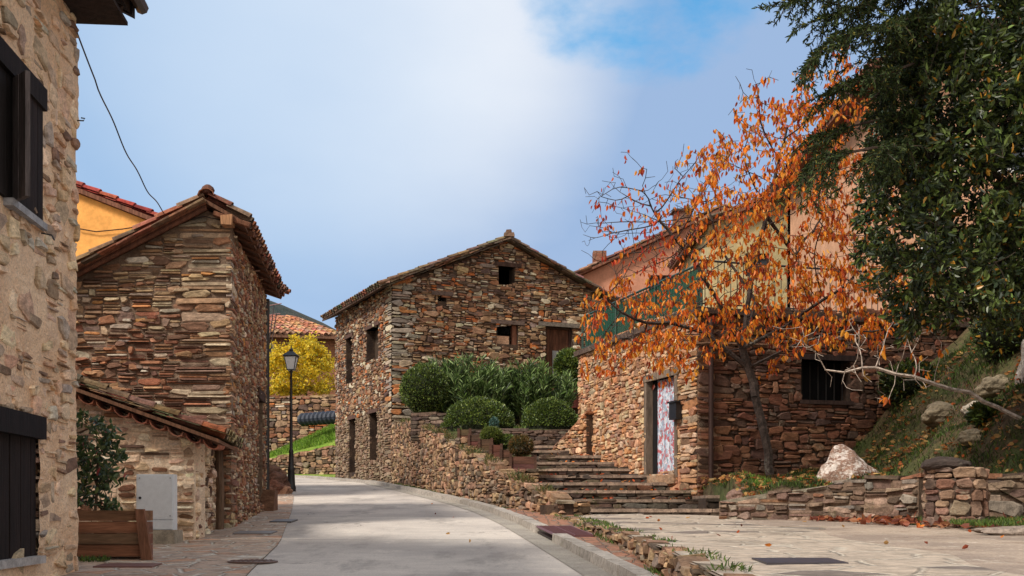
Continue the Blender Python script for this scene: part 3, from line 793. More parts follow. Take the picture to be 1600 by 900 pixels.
OBs = (OB[0]+dBs.x*.07, OB[1]+dBs.y*.07, zB); LB -= .07
wall('side_wall', barn, OBs, dBs, LB, zC+.02, band=(.06, .13), wid=(.06, .2), gap=.012, dep=(.0, .035), u_start=-.08, warp=3, over=14, osz=(.06, .2), mortar='tanmortar',  splits=(3, 4, 2), colfn=lambda u, v, q: tuple(x*1.08 for x in pick(PAL['barn']+PAL['barnlow'][:3])), quoin='L', jit=.25,
     openings=[(3.3, 4.1, .45, 2.1)], top=lambda u: zC-.03)
dm = MB(); Ts = frame(OBs, dBs); plank_panel(dm, Ts, 3.3, 4.1, .4, 2.1, -.12, .05, 5, lin(70, 44, 36)); dro = part('door', dm, M['wood'], barn)
dm = MB(); bar(dm, Ts, 3.2, 4.2, 2.1, 2.25, -.2, .04, lin(66, 46, 38)); part('lintel', dm, M['wood'], barn)
bk = MB(); n2_ = frame(Ts(LB, 0, 0), (-1, -.119)); 
backing(bk, n2_, 4.1, zC, (), lambda u: zC-.1+min(u, .4)*.5-max(0, u-.4)*.5, .3, (.4,))
TL = frame((OBf[0], OB[1]+LB-.2, zB), (0, -1)); backing(bk, TL, LB-.2, zC, (), lambda u: topB(0)-.05, .3)
part('back_wall', bk, M['stone'], barn)
# roof: long left slope, short right slope with deep eaves over the street
ov = .30
def sB(u, v, s):      # u across the front, s distance back along the side
    p = Vector(Tf(u, v, 0)); return p+Vector((dBs.x, dBs.y, 0))*s
rA, rB_ = sB(uR, zR+.10, -.17), sB(uR-.05, zR+.12, LB+.25)
eA, eB = sB(WBf+.18, zC-.0, -.17), sB(WBf+.24, zC-.02, LB+.15)
lA, lB_ = sB(-.3, zR+.10-(uR+.3)*.52, -.17), sB(-.3, zR+.10-(uR+.3)*.52, LB+.25)
rm = MB(); slab(rm, eA, eB, rA, rB_, .05, lin(96, 66, 50)); slab(rm, lB_, lA, rB_, rA, .06, lin(120, 78, 58))
br = part('roof', rm, M['wood'], barn)
tm = MB(); U = Vector((0, 0, .03)); tiles(tm, eA+U, eB+U, rA+U, rB_+U, .2, .3, dense=True); tiles(tm, lB_+U, lA+U, rB_+U, rA+U, .2, .36, dark=.9, jit=.018)
for i in range(12):
    p = rA.lerp(rB_, i/12); ax = (rB_-rA).normalized(); tile(tm, p+Vector((0, 0, .06)), ax, Vector((1, 0, 0)), Vector((0, 0, 1)), .46, .11, .095, False, pick([(c, 1) for c in TCOL]))
# verge: two courses of flat tile ends along the long slope
ed = (rA-lA); n = int(ed.length/.24)
for i in range(n):
    for lay in range(1):
        p = lA.lerp(rA, (i+.5+lay*.4)/n)+Vector((0, -.05+lay*.03, -.02-lay*.045)); tm.box(p, (.26, .14, .02), ry=-math.atan(.52), col=pick([(c, 1) for c in TCOL]), jit=.006)
part('roof_tiles', tm, M['tile'], br)
tm = MB()
tm.tube([lA+Vector((0, .02, -.10)), rA+Vector((0, .02, -.10))], .035, 6, lin(96, 62, 48)); part('verge_beam', tm, M['wood'], br)
for i in range(11):
    tm = MB()
    s = -.15+i*.5; a, b = sB(WBf+.26, zC-.055, s), sB(WBf-.2, zC+.10, s); tm.tube([a, b], .04, 5, lin(104, 68, 50)); part('rafter', tm, M['wood'], br)
tm = MB(); tm.lathe(rA+Vector((0, .1, .10)), [(.07, 0), (.09, .04), (.07, .08), (.03, .11)], 10, lin(90, 60, 50)); part('ridge_cap', tm, M['tile'], br)
tm = MB(); tm.box(sB(WBf-.02, zC-.0, -.14), (.14, .2, .12), col=lin(150, 110, 80), jit=.01); part('corner_bracket', tm, M['wood'], br)
# black drain pipe at the far corner of the barn
tm = MB(); pp = sB(WBf+.02, 0, LB+.06); tm.tube([(pp.x, pp.y, G(19.5)), (pp.x, pp.y, E+3.55)], .045, 8, lin(30, 26, 28)); part('drainpipe', tm, M['metal'], barn)
# small stone doorstep and post by the barn door
tm = MB(); q = Vector(Ts(4.25, 0, .10)); tm.box((q.x, q.y, G(q.y)+.16), (.22, .34, .36), col=lin(120, 88, 70), jit=.03); part('doorstep_stone', tm, M['stone'], barn)

# ------------------------------------------------------------------ lean-to
OL = (-3.53, 12.8); zL = G(12.8)-.15
lean = thing('lean_to', 'low pale mortared lean-to with a mossy tiled roof against the barn', 'outbuilding', (OL[0], OL[1], zL))
WL = 4; OLf = (OL[0]-WL, OL[1], zL)
zLc = E+.80-zL
TLf = frame(OLf, (1, 0)); topL = lambda u: zLc+(WL-u)*.36-.02
def stone_look(name, T, W, H, top, n, seed, u_from=0):
    return render_wall(name, lean, T, W, H, [], 'rendB', top=top, amp=.03, res=.03, u_from=u_from, n_st=n, big=(.1, .3), pal='A', thin=1.7, seed=seed)
LK = dict(mortar='creammortar', pal='LT', over=5, osz=(.12, .3), band=(.08, .16), wid=(.10, .34), gap=.022, dep=(.0, .05), jit=.42, splits=(3, 5, 2), warp=3, cover=.95)
wall('front_wall', lean, OLf, (1, 0), WL, zLc+1.4, top=topL, u_start=1.4, **LK)
dL = Vector((-.14, 1)).normalized(); TLs = frame((OL[0], OL[1], zL), dL); wall('side_wall', lean, (OL[0], OL[1]+.05, zL), dL, 2.0, zLc, top=lambda u: zLc-.04, **LK)
def sL(u, v, s): return Vector(TLf(u, v, 0))+Vector((dL.x, dL.y, 0))*s
ru = 0.0; E0, E1 = sL(WL+.30, zLc-.09, -.24), sL(WL+.30, zLc-.09, 2.0); R0, R1 = sL(-.2, zLc-.09+(WL+.5)*.36, -.24), sL(-.2, zLc-.09+(WL+.5)*.36, 2.0)
rm = MB(); U = Vector((0, 0, .05)); slab(rm, E0+U, E1+U, R0+U, R1+U, .04, lin(110, 78, 60)); lr = part('roof', rm, M['wood'], lean)
tm = MB(); tiles(tm, E0+U*1.6, E1+U*1.6, R0+U*1.6, R1+U*1.6, .19, .34, cols=[lin(112,92,72), lin(96,82,64), lin(126,90,68), lin(88,80,60), lin(150,80,60)], jit=.02); part('roof_tiles', tm, M['oldtile'], lr)
tm = MB(); n = int((R0-E0).length/.2)      # scalloped tile ends set under the verge, mouths towards the street
for i in range(n):
    p = E0.lerp(R0, (i+.5)/n)+Vector((0, .04, -.015)); sd_ = (E0-R0).normalized(); tile(tm, p, Vector((0, 1, 0)), sd_, Vector((0, 0, -1)), .3, .098, .09, False, tuple(x*1.1 for x in pick([(c, 1) for c in TCOL[:3]])))
part('verge_tiles', tm, M['tile'], lr)
pm = MB(); pp = P(343, 826, 14.5); pm.tube([(pp.x, pp.y, G(14.5)-.05), (pp.x+.01, pp.y, G(14.5)+.5), (pp.x-.005, pp.y, E+.73)], [.055, .05, .048], 8, lin(96, 76, 62)); part('post', pm, M['wood'], lean)

# utility cabinet
cb = thing('utility_cabinet', 'pale grey metal utility cabinet on a concrete plinth before the lean-to', 'cabinet', (-3.78, 12.35, G(12.35)))
def boxpx(x0, y0, x1, y1, Y, dep, zb_=None):
    a, b = P(x0, y1, Y), P(x1, y0, Y); z0 = a.z if zb_ is None else zb_
    return ((a.x+b.x)/2, Y+dep/2, (z0+b.z)/2), (b.x-a.x, dep, b.z-z0)
Yc = 12.25
CW = lin(208, 212, 218)
m1 = MB(); c, s = boxpx(213, 741, 271, 828, Yc, .14); m1.box(c, s, col=CW); bo = part('body', m1, M['metal'], cb)
m1 = MB(); c, s = boxpx(214.5, 742.5, 269.5, 811, Yc-.012, .012); m1.box(c, s, col=CW); dr = part('door', m1, M['metal'], cb)
m1 = MB(); p = P(219, 778, Yc-.02); m1.tube([p, p+Vector((0, -.012, 0))], .014, 10, lin(40, 40, 44)); part('lock', m1, M['metal'], dr)
for (x, y) in ((218, 747), (266, 747), (266, 806)):
    m1 = MB(); p = P(x, y, Yc-.012); m1.tube([p, p+Vector((0, -.006, 0))], .008, 8, lin(150, 150, 155)); part('rivet', m1, M['metal'], dr)
m1 = MB(); c, s = boxpx(214.5, 813, 269.5, 827, Yc-.012, .012); m1.box(c, s, col=CW); part('lower_panel', m1, M['metal'], cb)
m1 = MB(); c, s = boxpx(209, 828, 273, 850, Yc-.04, .3, G(Yc)-.1); m1.box(c, s, col=lin(150, 140, 126), jit=.006); part('plinth', m1, M['granite'], cb)

# wooden planter with its shrub
pl = thing('planter_box', 'wide brown plank planter box beside the ochre house', 'planter', (-3.7, 10.75, G(10.6)))
WP = lin(132, 92, 72)
m1 = MB(); x0, x1 = -4.25, -3.37; zb_, zt = G(10.55)+.03, E-.012
Tp = frame((x0, 10.45, 0), (1, 0)); Tp2 = frame((x0, 11.05, 0), (1, 0), -1)
for i, (a, b) in enumerate(((0, .26), (.26, .5), (.5, .76), (.76, 1))):
    q0, q1 = zb_+(zt-zb_)*a+.004, zb_+(zt-zb_)*b-.004
    m1.hexa([(x0, 10.45+.0, q0), (x1+.04*(1-a), 10.45, q0), (x1+.04*(1-a), 10.48, q0), (x0, 10.48, q0)], [(x0, 10.43, q1), (x1+.04*(1-b), 10.43, q1), (x1+.04*(1-b), 10.46, q1), (x0, 10.46, q1)], tuple(x*rng.uniform(.85, 1.15) for x in WP))
    m1.hexa([(x0, 10.74, q0), (x1, 10.74, q0), (x1, 10.77, q0), (x0, 10.77, q0)], [(x0, 10.74, q1), (x1, 10.74, q1), (x1, 10.77, q1), (x0, 10.77, q1)], WP)
    m1.box(((x1+.01), 10.6, (q0+q1)/2), (.03, .26, q1-q0), col=tuple(x*rng.uniform(.7, .9) for x in WP))
part('side_boards', m1, M['woodh'], pl)
m1 = MB(); m1.hexa([(x1+.02, 10.40, zb_-.03), (x1+.12, 10.40, zb_-.03), (x1+.12, 10.44, zb_-.03), (x1+.02, 10.44, zb_-.03)], [(x1-.03, 10.385, zt+.01), (x1+.05, 10.385, zt+.01), (x1+.05, 10.425, zt+.01), (x1-.03, 10.425, zt+.01)], tuple(x*.8 for x in WP)); part('corner_post', m1, M['wood'], pl)
m1 = MB(); m1.box(((x0+x1)/2, 10.6, zt-.05), (x1-x0-.02, .27, .04), col=lin(60, 46, 36)); part('soil', m1, M['ground'], pl)
# ------------------------------------------------------------------ gabled stone house beyond the bend
C0 = Vector((-3.76, 36.0)); C1 = Vector((-6.42, 42.0)); dDl = (C0-C1).normalized(); dDf = Vector((-dDl.y, dDl.x)); LDl = (C0-C1).length
zD = G(36)-.3; WD = 7.9
gab = thing('gabled_house', 'large gabled stone house with small dark openings beyond the bend in the street', 'house', (C0.x, C0.y, zD))
OD = (C0.x, C0.y, zD); ODl = (C1.x, C1.y, zD)
def zd(py, Y): return E+(HZ-py)/F*Y-zD
zE_ = zd(446, 36); zA_ = zd(379, 37.6); uA = 3.93
topD = lambda u: zE_+(zA_-zE_)*(1-abs(u-uA)/uA) if u <= uA else zE_+(zA_-zE_)*(1-(u-uA)/(WD-uA))
TD = frame(OD, dDf); TDl = frame(ODl, dDl)
fo = [opn(OD, dDf, 779, 417, 804, 445), opn(OD, dDf, 776, 507, 809, 538), opn(OD, dDf, 853, 511, 894, 592), opn(OD, dDf, 684, 462, 697, 471)]
def colD(u, v, q):
    if u < .75 and rng.random() < .6 or q: return pick([(lin(172,156,136), 4), (lin(150,140,128), 3), (lin(176,118,76), 1.5), (lin(188,174,152), 2)])
    if rng.random() < .05: return tuple(x*1.0 for x in lin(184, 172, 150))
    return pick(PAL['D'])
wall('front_wall', gab, OD, dDf, WD, zA_, openings=fo, top=topD, breaks=(uA,), band=(.10, .19), wid=(.08, .34), gap=.018, dep=(.0, .06), splits=(3, 5, 3), colfn=colD, quoin='L', jit=.36, warp=4, over=9, osz=(.10, .42))
lo = [opn(ODl, dDl, 541, 528, 551, 598), opn(ODl, dDl, 573, 512, 592, 561), opn(ODl, dDl, 546, 655, 556, 738), opn(ODl, dDl, 578, 645, 590, 722)]
wall('side_wall', gab, ODl, dDl, LDl, zE_, openings=lo, top=lambda u: zE_+.0, band=(.10, .18), wid=(.07, .26), gap=.016, dep=(.0, .06), splits=(4, 5, 1), quoin='R', jit=.38, warp=3, over=9, osz=(.08, .3),
     colfn=lambda u, v, q: colD(0 if q else 3, v, q) if v > 2.6 else tuple(x*.95 for x in pick([(lin(156,134,112), 3), (lin(130,104,84), 3), (lin(142,122,104), 2)])))
bk = MB(); TR = frame(TD(WD, 0, 0), tuple(-dDl)); backing(bk, TR, LDl, zE_, (), None, .35)
TBk = frame(Vector(TD(0, 0, 0))-Vector((dDl.x, dDl.y, 0))*LDl, dDf, -1); backing(bk, TBk, WD, zA_, (), topD, .35, (uA,))
part('back_wall', bk, M['stone'], gab)
def sD(u, v, s): return Vector(TD(u, v, 0))-Vector((dDl.x, dDl.y, 0))*s
rm = MB(); a0, a1 = sD(uA, zA_+.10, -.22), sD(uA, zA_+.10, LDl+.25); l0, l1 = sD(-.42, zE_-.06, -.22), sD(-.42, zE_-.06, LDl+.35); r0, r1 = sD(WD+.35, zE_-.05, -.22), sD(WD+.35, zE_-.05, LDl+.25)
slab(rm, l1, l0, a1, a0, .07, lin(84, 64, 54)); slab(rm, r0, r1, a0, a1, .07, lin(84, 64, 54)); dr_ = part('roof', rm, M['wood'], gab)
tm = MB(); U = Vector((0, 0, .02)); DT = [lin(122,100,84), lin(104,88,76), lin(132,106,86), lin(96,84,72), lin(134,92,70)]
tiles(tm, l1+U, l0+U, a1+U, a0+U, .24, .42, cols=DT, jit=.02); tiles(tm, r0+U, r1+U, a0+U, a1+U, .24, .42, cols=DT, jit=.02)
for (p, q) in ((l0, a0), (r0, a0)):
    ed = q-p; n = int(ed.length/.3); an = math.atan2(ed.z, math.hypot(ed.x, ed.y))
    for i in range(n):
        for lay in range(2):
            c = p.lerp(q, (i+.5+lay*.5)/n)+Vector((0, -.03+.05*lay, -.02-lay*.055)); dxy = Vector((ed.x, ed.y)).normalized()
            tm.box(c, (.32, .24, .035), rz=math.atan2(dxy.y, dxy.x), ry=-an, col=tuple(x*.8 for x in pick([(c_, 1) for c_ in DT])), jit=.02)
part('roof_tiles', tm, M['tile'], dr_)
tm = MB(); tm.box(a0+Vector((0, .1, .12)), (.34, .3, .14), col=lin(130, 104, 88), jit=.03); tm.box(a0+Vector((-.03, .12, .22)), (.2, .2, .1), col=lin(110, 84, 70), jit=.03); part('ridge_stone', tm, M['stone'], dr_)
tm = MB()
tm.box(sD(-.30, zE_+.08, 2.2), (.2, .2, .08), col=lin(120, 96, 80), jit=.02)
part('roof_stone', tm, M['stone'], dr_); tm = MB(); tm.box(l0+Vector((.15, .1, .09)), (.26, .24, .1), col=lin(120, 90, 76), jit=.03); part('roof_stone', tm, M['stone'], dr_)
def fit_window(T, o, lint=True, timber=False, kind='empty', stone=(lin(120, 110, 104))):
    a, b, c, d = o; mb = MB()
    if lint: bar(mb, T, a-.22, b+.22, d, d+.13, -.3, .07, lin(96, 80, 74) if not timber else lin(70, 52, 46))
    mb2 = mb; w_ = part('window', mb2, M['wood'] if timber else M['stone'], gab)
    if kind == 'brick':
        q = MB(); bar(q, T, a, a+(b-a)*.62, c, c+(d-c)*.42, -.25, -.06, lin(176, 140, 116)); part('brick_infill', q, M['stone'], w_)
        q = MB(); bar(q, T, b-.17, b-.02, c, d, -.2, -.05, lin(110, 72, 56)); part('shutter', q, M['wood'], w_)
    return w_
fit_window(TD, fo[0], True, True); fit_window(TD, fo[1], True, False, 'brick'); fit_window(TD, fo[3], True)
a, b, c, d = fo[2]; q = MB(); bar(q, TD, a-.3, b+.25, d, d+.13, -.3, .08, lin(112, 104, 98)); part('lintel', q, M['stone'], gab)
q = MB(); plank_panel(q, TD, a+.05, b-.05, c+.1, d, -.14, .05, 6, lin(84, 54, 42)); dq = part('door', q, M['wood'], gab)
q = MB()
bar(q, TD, a, a+.07, c, d-.07, -.2, -.08, lin(60, 42, 36)); bar(q, TD, b-.07, b, c, d-.07, -.2, -.08, lin(60, 42, 36)); bar(q, TD, a, b, d-.07, d, -.2, -.08, lin(60, 42, 36))
part('door_frame', q, M['wood'], dq)
q = MB(); bar(q, TD, a+.3, a+.52, c+.1, c+.95, -.13, -.125, lin(120, 124, 130)); part('pane', q, M['metal'], dq); q = MB(); bar(q, TD, a+.6, a+.8, c+.1, c+.95, -.13, -.125, lin(110, 112, 118)); part('pane', q, M['metal'], dq)
for i, o_ in enumerate(lo):
    a, b, c, d = o_
    q = MB(); bar(q, TDl, a-.12, b+.12, d, d+.12, -.35, .05, lin(84, 62, 54)); w_ = part('window' if i < 2 else 'doorway', q, M['wood'], gab)
    q = MB(); plank_panel(q, TDl, a, b, c, d, -.28, .04, 3, lin(40, 32, 32) if i != 1 else lin(70, 56, 46)); part('shutter' if i < 2 else 'door', q, M['wood'], w_)
# ------------------------------------------------------------------ roadside retaining wall with the garden above
WE = [(16.6, .66, .12), (17.4, .46, .22), (18.4, .16, .38), (19.3, -.07, .54), (21.5, -.60, .92), (24, -1.16, 1.32), (27, -1.8, 1.78), (30.5, -2.52, 2.22), (32.5, -2.98, 2.45), (35.9, -3.72, 2.62)]
EX = lambda y: interp([(a, b) for a, b, c in WE], y); EZ = lambda y: interp([(a, c) for a, b, c in WE], y)+E
pts = [(b, a) for a, b, c in WE][::-1]
o = poly_wall('retaining_wall', None, pts, lambda x, y: EZ(y), lambda x, y: gz(x, y), pal='E', band=(.09, .18), wid=(.08, .26), gap=.012, jit=.38, dep=(.02, .085), splits=(4, 4, 0), th=.24, cap=((.10, .3), (.02, .08)))
tag(o, 'long rough rubble retaining wall following the kerb up to the gabled house', 'wall')
# its front end facing the camera
o = poly_wall('wall_end', o, [(.66, 16.6), (1.15, 17.1)], lambda x, y: E+.10, lambda x, y: gz(x, y), pal='E', band=(.08, .16), wid=(.1, .3), jit=.3, dep=(.02, .06), splits=(3, 2, 0))
# garden fill: earth between the wall and the stairs
STY = [19.2, 19.86, 21.07, 21.9, 22.86, 23.6, 24.3, 25.2]; SXL = [1.05, .46, .18, -.04, .48, .5, .57, .38]; SXR = [3.15, 3.09, 3.10, 2.62, 2.36, 2.15, 1.92, 1.66]
stz = lambda k: E+.16*(k+1)
def gard(x, y):
    zl = EZ(y)-.06; zr = E-.12+.16*max(0, min(8.4, (y-18.6)/.8)); 
    if y > 26.5: zr = max(zr, E+1.86)
    if y > 26.5: zl = max(zl, E+1.80)
    t = min(1, max(0, (x-EX(y)-.2)/.4)); z = zl+(zr-zl)*t
    if y > 32: z = max(z, E+1.86+min(1, (y-32)/4)*.8)
    return z-.03+.02*math.sin(x*5+y*3)
vs = []; rows = lsp(17.0, 40, 70); n = 14
for y in rows:
    x0 = EX(min(y, 35.9))+.12 - (0 if y < 36 else -(y-36)*2.2); x1 = .42 if y < 26 else 3.5
    for i in range(n+1): x = x0+(x1-x0)*i/n; vs.append((x, y, gard(x, y)))
fs = [(j*(n+1)+i, j*(n+1)+i+1, (j+1)*(n+1)+i+1, (j+1)*(n+1)+i) for j in range(len(rows)-1) for i in range(n)]
tag(mkmesh('garden_ground', vs, fs, None, M['ground'], None, True), kind='structure')
# low slate ledge that carries the clipped bushes
o = poly_wall('garden_ledge', None, [(-1.15, 26.4), (1.65, 26.4)], lambda x, y: E+1.80, lambda x, y: E+1.3, pal='dark', band=(.06, .12), wid=(.15, .4), jit=.25, dep=(.02, .05), splits=(4, 1, 0), cap=((.5, 1.1), (.04, .06)))
tag(o, 'low dark slate ledge under the two clipped dome bushes above the steps', 'wall')
o = poly_wall('garden_ledge', None, [(-2.6, 29.6), (-1.2, 29.0)], lambda x, y: E+2.40, lambda x, y: E+1.9, pal='dark', band=(.06, .12), wid=(.15, .4), jit=.25, dep=(.02, .05), splits=(4, 1, 0), cap=((.5, 1.1), (.04, .06)))
tag(o, 'short dark slate ledge beneath the round bush at the corner of the gabled house', 'wall')
# ramped rubble beside the far end of the steps
o = poly_wall('rubble_wall', None, [(.95, 25.9), (1.6, 24.7)], lambda x, y: E+1.35+(x-.95)*1.1, lambda x, y: E+1.0, pal='G1', band=(.08, .14), wid=(.08, .26), jit=.35, dep=(.02, .08), splits=(3, 2, 0), cap=((.15, .3), (.03, .06)))
tag(o, 'short sloping heap wall of rubble at the top of the steps against the sunlit wall', 'wall')
# ------------------------------------------------------------------ stone steps
stp = thing('stone_steps', 'wide flight of dark slate steps climbing between the planters and the sunlit wall', 'steps', (2, 18.8, E))
def step(x0, x1, y0, z, back, name='step', riser=.16, parent=None):
    mb = MB(); x = x0
    T_ = frame((x0, y0, z-riser-.1), (1, 0))
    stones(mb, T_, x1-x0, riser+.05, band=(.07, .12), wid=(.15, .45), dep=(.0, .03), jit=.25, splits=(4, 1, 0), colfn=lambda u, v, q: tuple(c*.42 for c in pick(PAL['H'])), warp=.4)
    mb.hexa([(x0, y0+.03, z-1.2), (x1, y0+.03, z-1.2), (x1, back, z-1.2), (x0, back, z-1.2)], [(x0, y0+.03, z-.05), (x1, y0+.03, z-.05), (x1, back, z-.05), (x0, back, z-.05)], lin(70, 56, 48))
    while x < x1-.02:
        w_ = min(rng.uniform(.45, 1.05), x1-x); w_ = x1-x if x1-x-w_ < .25 else w_
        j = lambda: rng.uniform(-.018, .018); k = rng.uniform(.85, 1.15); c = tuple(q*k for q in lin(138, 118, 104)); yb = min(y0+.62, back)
        b = [(x+.006, y0-.03+j(), z-.052), (x+w_-.006, y0-.03+j(), z-.052), (x+w_-.006, yb, z-.052), (x+.006, yb, z-.052)]
        jj = [rng.uniform(-.007, .007) for _ in range(4)]
        t = [(p[0], p[1]+.008, z+jj[i]) for i, p in enumerate(b)]
        mb.hexa(b, t, c)
        if yb < back: mb.hexa([(x+.006, yb+.01, z-.05), (x+w_-.006, yb+.01, z-.05), (x+w_-.006, back, z-.05), (x+.006, back, z-.05)], [(x+.006, yb+.01, z-.004), (x+w_-.006, yb+.01, z-.004), (x+w_-.006, back, z-.004), (x+.006, back, z-.004)], tuple(q*.8 for q in c))
        x += w_
    return part(name, mb, M['rubble'], parent)
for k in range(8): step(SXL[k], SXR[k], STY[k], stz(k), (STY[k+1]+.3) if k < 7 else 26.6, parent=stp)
step(-1.0, 1.6, 26.0, stz(7)+.14, 26.45, parent=stp)
o = step(1.95, 3.22, 17.0, E-.0, 17.9, 'slab_step', .16); tag(o, 'long single stone slab step at the right foot of the steps on the forecourt', 'step')
o = step(.95, 2.0, 17.9, E+.0, 19.3, 'slab_step', .12); tag(o, 'pale flat landing slab at the left foot of the steps', 'step')
o = step(3.1, 4.0, 18.4, E+.22, 20.4, 'slab_step', .3); tag(o, 'raised stone block between the steps and the low wall, below the drainpipe', 'step')
# ------------------------------------------------------------------ house with the patterned door
OGc = Vector((3.22, 20.0)); dG = Vector((.306, -1)).normalized(); LG = 5.9; OG1 = OGc-dG*LG; zG = E-.1
gh = thing('terrace_house', 'stone outbuilding with a sunlit door wall and a flat railed terrace on top', 'building', (OGc.x, OGc.y, zG))
O1 = (OG1.x, OG1.y, zG); hG = 3.39+E-zG
do = opn(O1, dG, 1012, 598, 1057, 746)
zl_ = E+.62-zG; do = (do[0], do[1], zl_, zl_+1.80)
T1 = frame(O1, dG)
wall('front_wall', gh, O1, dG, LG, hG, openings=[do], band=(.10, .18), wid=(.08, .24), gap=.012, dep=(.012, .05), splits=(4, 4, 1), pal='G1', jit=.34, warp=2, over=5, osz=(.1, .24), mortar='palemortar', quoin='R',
     colfn=lambda u, v, q: tuple(c*(1.05 if q else 1) for c in pick(PAL['G1'])))
dG2 = Vector((.956, .293)).normalized(); O2 = (OGc.x, OGc.y, zG); LG2 = 6.5; T2 = frame(O2, dG2)
wo_ = opn(O2, dG2, 1252, 563, 1328, 626)
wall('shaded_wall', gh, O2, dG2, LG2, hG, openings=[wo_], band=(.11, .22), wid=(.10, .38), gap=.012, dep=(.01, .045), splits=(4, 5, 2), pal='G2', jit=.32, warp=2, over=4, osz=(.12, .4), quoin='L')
bk = MB(); T3 = frame(T2(LG2, 0, 0), (-dG.x, -dG.y)); backing(bk, T3, LG, hG, (), None, .3); T4 = frame(T1(0, 0, 0), tuple(dG2), -1); backing(bk, T4, LG2, hG, (), None, .3); part('back_wall', bk, M['stone'], gh)
def sG(u, s, z): return Vector(T2(u, 0, 0))-Vector((dG.x, dG.y, 0))*s+Vector((0, 0, z))
q = MB(); q.hexa([sG(-.10, -.10, hG), sG(LG2+.1, -.10, hG), sG(LG2+.1, LG+.05, hG), sG(-.10, LG+.05, hG)], [sG(-.12, -.12, hG+.10), sG(LG2+.1, -.12, hG+.10), sG(LG2+.1, LG+.05, hG+.10), sG(-.12, LG+.05, hG+.10)], lin(96, 80, 72)); part('terrace_slab', q, M['stone'], gh)
# door
a, b, c, d = do
def mat_print():
    m, p, o = newmat('floral_print')
    n_ = noise(9, 3, .7, (1, 1, .8)); n2_ = noise(13, 3, .6, (1, 1, .9), (5, 1, 2))
    cc = mixc(maprange(n_, .46, .54), lin(206, 212, 224), lin(148, 166, 186))
    cc = mixc(maprange(n2_, .50, .58, 0, .9), cc, lin(176, 70, 74))
    cc = mixc(maprange(noise(14, 3, .7, (1.2, 1.2, .45), (9, 3, 3)), .58, .64, 0, .8), cc, lin(92, 112, 104))
    L(cc, p.inputs['Base Color']); p.inputs['Roughness'].default_value = .7; return m
q = MB()
for (s, e) in ((a-.09, a+.02), (b-.02, b+.10)): bar(q, T1, s, e, c-.05, d+.06, -.3, .04, lin(110, 96, 84))
bar(q, T1, a-.12, b+.14, d, d+.13, -.3, .05, lin(120, 104, 90)); fr_ = part('door_frame', q, M['wood'], gh)
q = MB(); n = 12; vs = []; 
for i in range(n+1):
    u = a+.24+(b-a-.26)*i/n; w_ = -.10+.012*math.sin(i*1.9); vs += [T1(u, c+.02, w_), T1(u, d, w_), T1(u, c+.02, w_-.02), T1(u, d, w_-.02)]
fs = []
for i in range(n): k = i*4; fs += [(k, k+4, k+5, k+1), (k+2, k+3, k+7, k+6)]
q.add(vs, fs); part('door', q, mat_print(), gh)
q = MB(); bar(q, T1, a+.02, a+.22, c, d, -.14, -.10, lin(22, 20, 22)); part('opening_shade', q, M['wood'], fr_)  # near-black panel standing in for the shade inside the doorway
q = MB(); bar(q, T1, a-.1, b+.05, c-.16, c, -.4, .08, lin(150, 120, 96)); part('threshold', q, M['stone'], gh)
q = MB(); mu = b-.02; bar(q, T1, mu, mu+.30, c+.98, c+1.28, .03, .14, lin(24, 24, 28)); mbx = part('mailbox', q, M['metal'], gh)
q = MB(); bar(q, T1, mu-.02, mu+.32, c+1.28, c+1.31, .02, .17, lin(30, 30, 34)); part('lid', q, M['metal'], mbx)
# window with bars in the shaded wall
a, b, c, d = wo_
q = MB(); bar(q, T2, a-.1, b+.1, d, d+.1, -.3, .04, lin(50, 38, 36)); ww = part('window', q, M['wood'], gh); q = MB(); bar(q, T2, a-.05, b+.05, c-.07, c, -.2, .05, lin(60, 46, 42)); part('sill', q, M['wood'], ww)
q = MB(); bar(q, T2, a, b, c, d, -.34, -.3, lin(16, 15, 17)); part('pane', q, M['wood'], ww)
for i in range(6):
    q = MB(); u = a+(b-a)*(i+.5)/6; q.tube([T2(u, c, -.12), T2(u, d, -.12)], .008, 6, lin(22, 20, 20)); part('bar', q, M['metal'], ww)
q = MB(); q.tube([T2(.22, -.1, .08), T2(.22, hG-.1, .08)], .045, 8, lin(58, 38, 34)); part('drainpipe', q, M['metal'], gh)
q = MB(); q.tube([T2(-.25, 2.92, .1), T2(.1, 2.96, .12), T2(1.3, 2.98, .10)], .03, 6, lin(110, 84, 66)); part('timber_rail', q, M['wood'], gh)
# terrace railing
GR = lin(34, 66, 56)
rl = thing('railing', 'dark green iron railing with mesh panels along the terrace above the door', 'railing', T1(0, hG+.1, -.08))
z0 = hG+.10
q = MB(); q.tube([T1(0, z0+.78, -.08), T1(LG, z0+.78, -.08)], .022, 6, GR); part('handrail', q, M['metal'], rl)
q = MB(); q.tube([T1(0, z0+.08, -.08), T1(LG, z0+.08, -.08)], .014, 6, GR); part('bottom_rail', q, M['metal'], rl)
q = MB(); q.tube([T1(.06, z0, -.08), T1(.06, z0+.78, -.08)], .007, 5, GR); bal = part('baluster', q, M['metal'], rl)
for i in range(1, 46):
    u = i*LG/46; c_ = bal.copy(); scene.collection.objects.link(c_); c_.matrix_parent_inverse = Matrix.Translation(Vector((dG.x, dG.y, 0))*u)@bal.matrix_parent_inverse
for u in (0, LG/3, 2*LG/3, LG):
    q = MB(); q.tube([T1(u, z0, -.08), T1(u, z0+.80, -.08)], .022, 6, GR); part('post', q, M['metal'], rl)
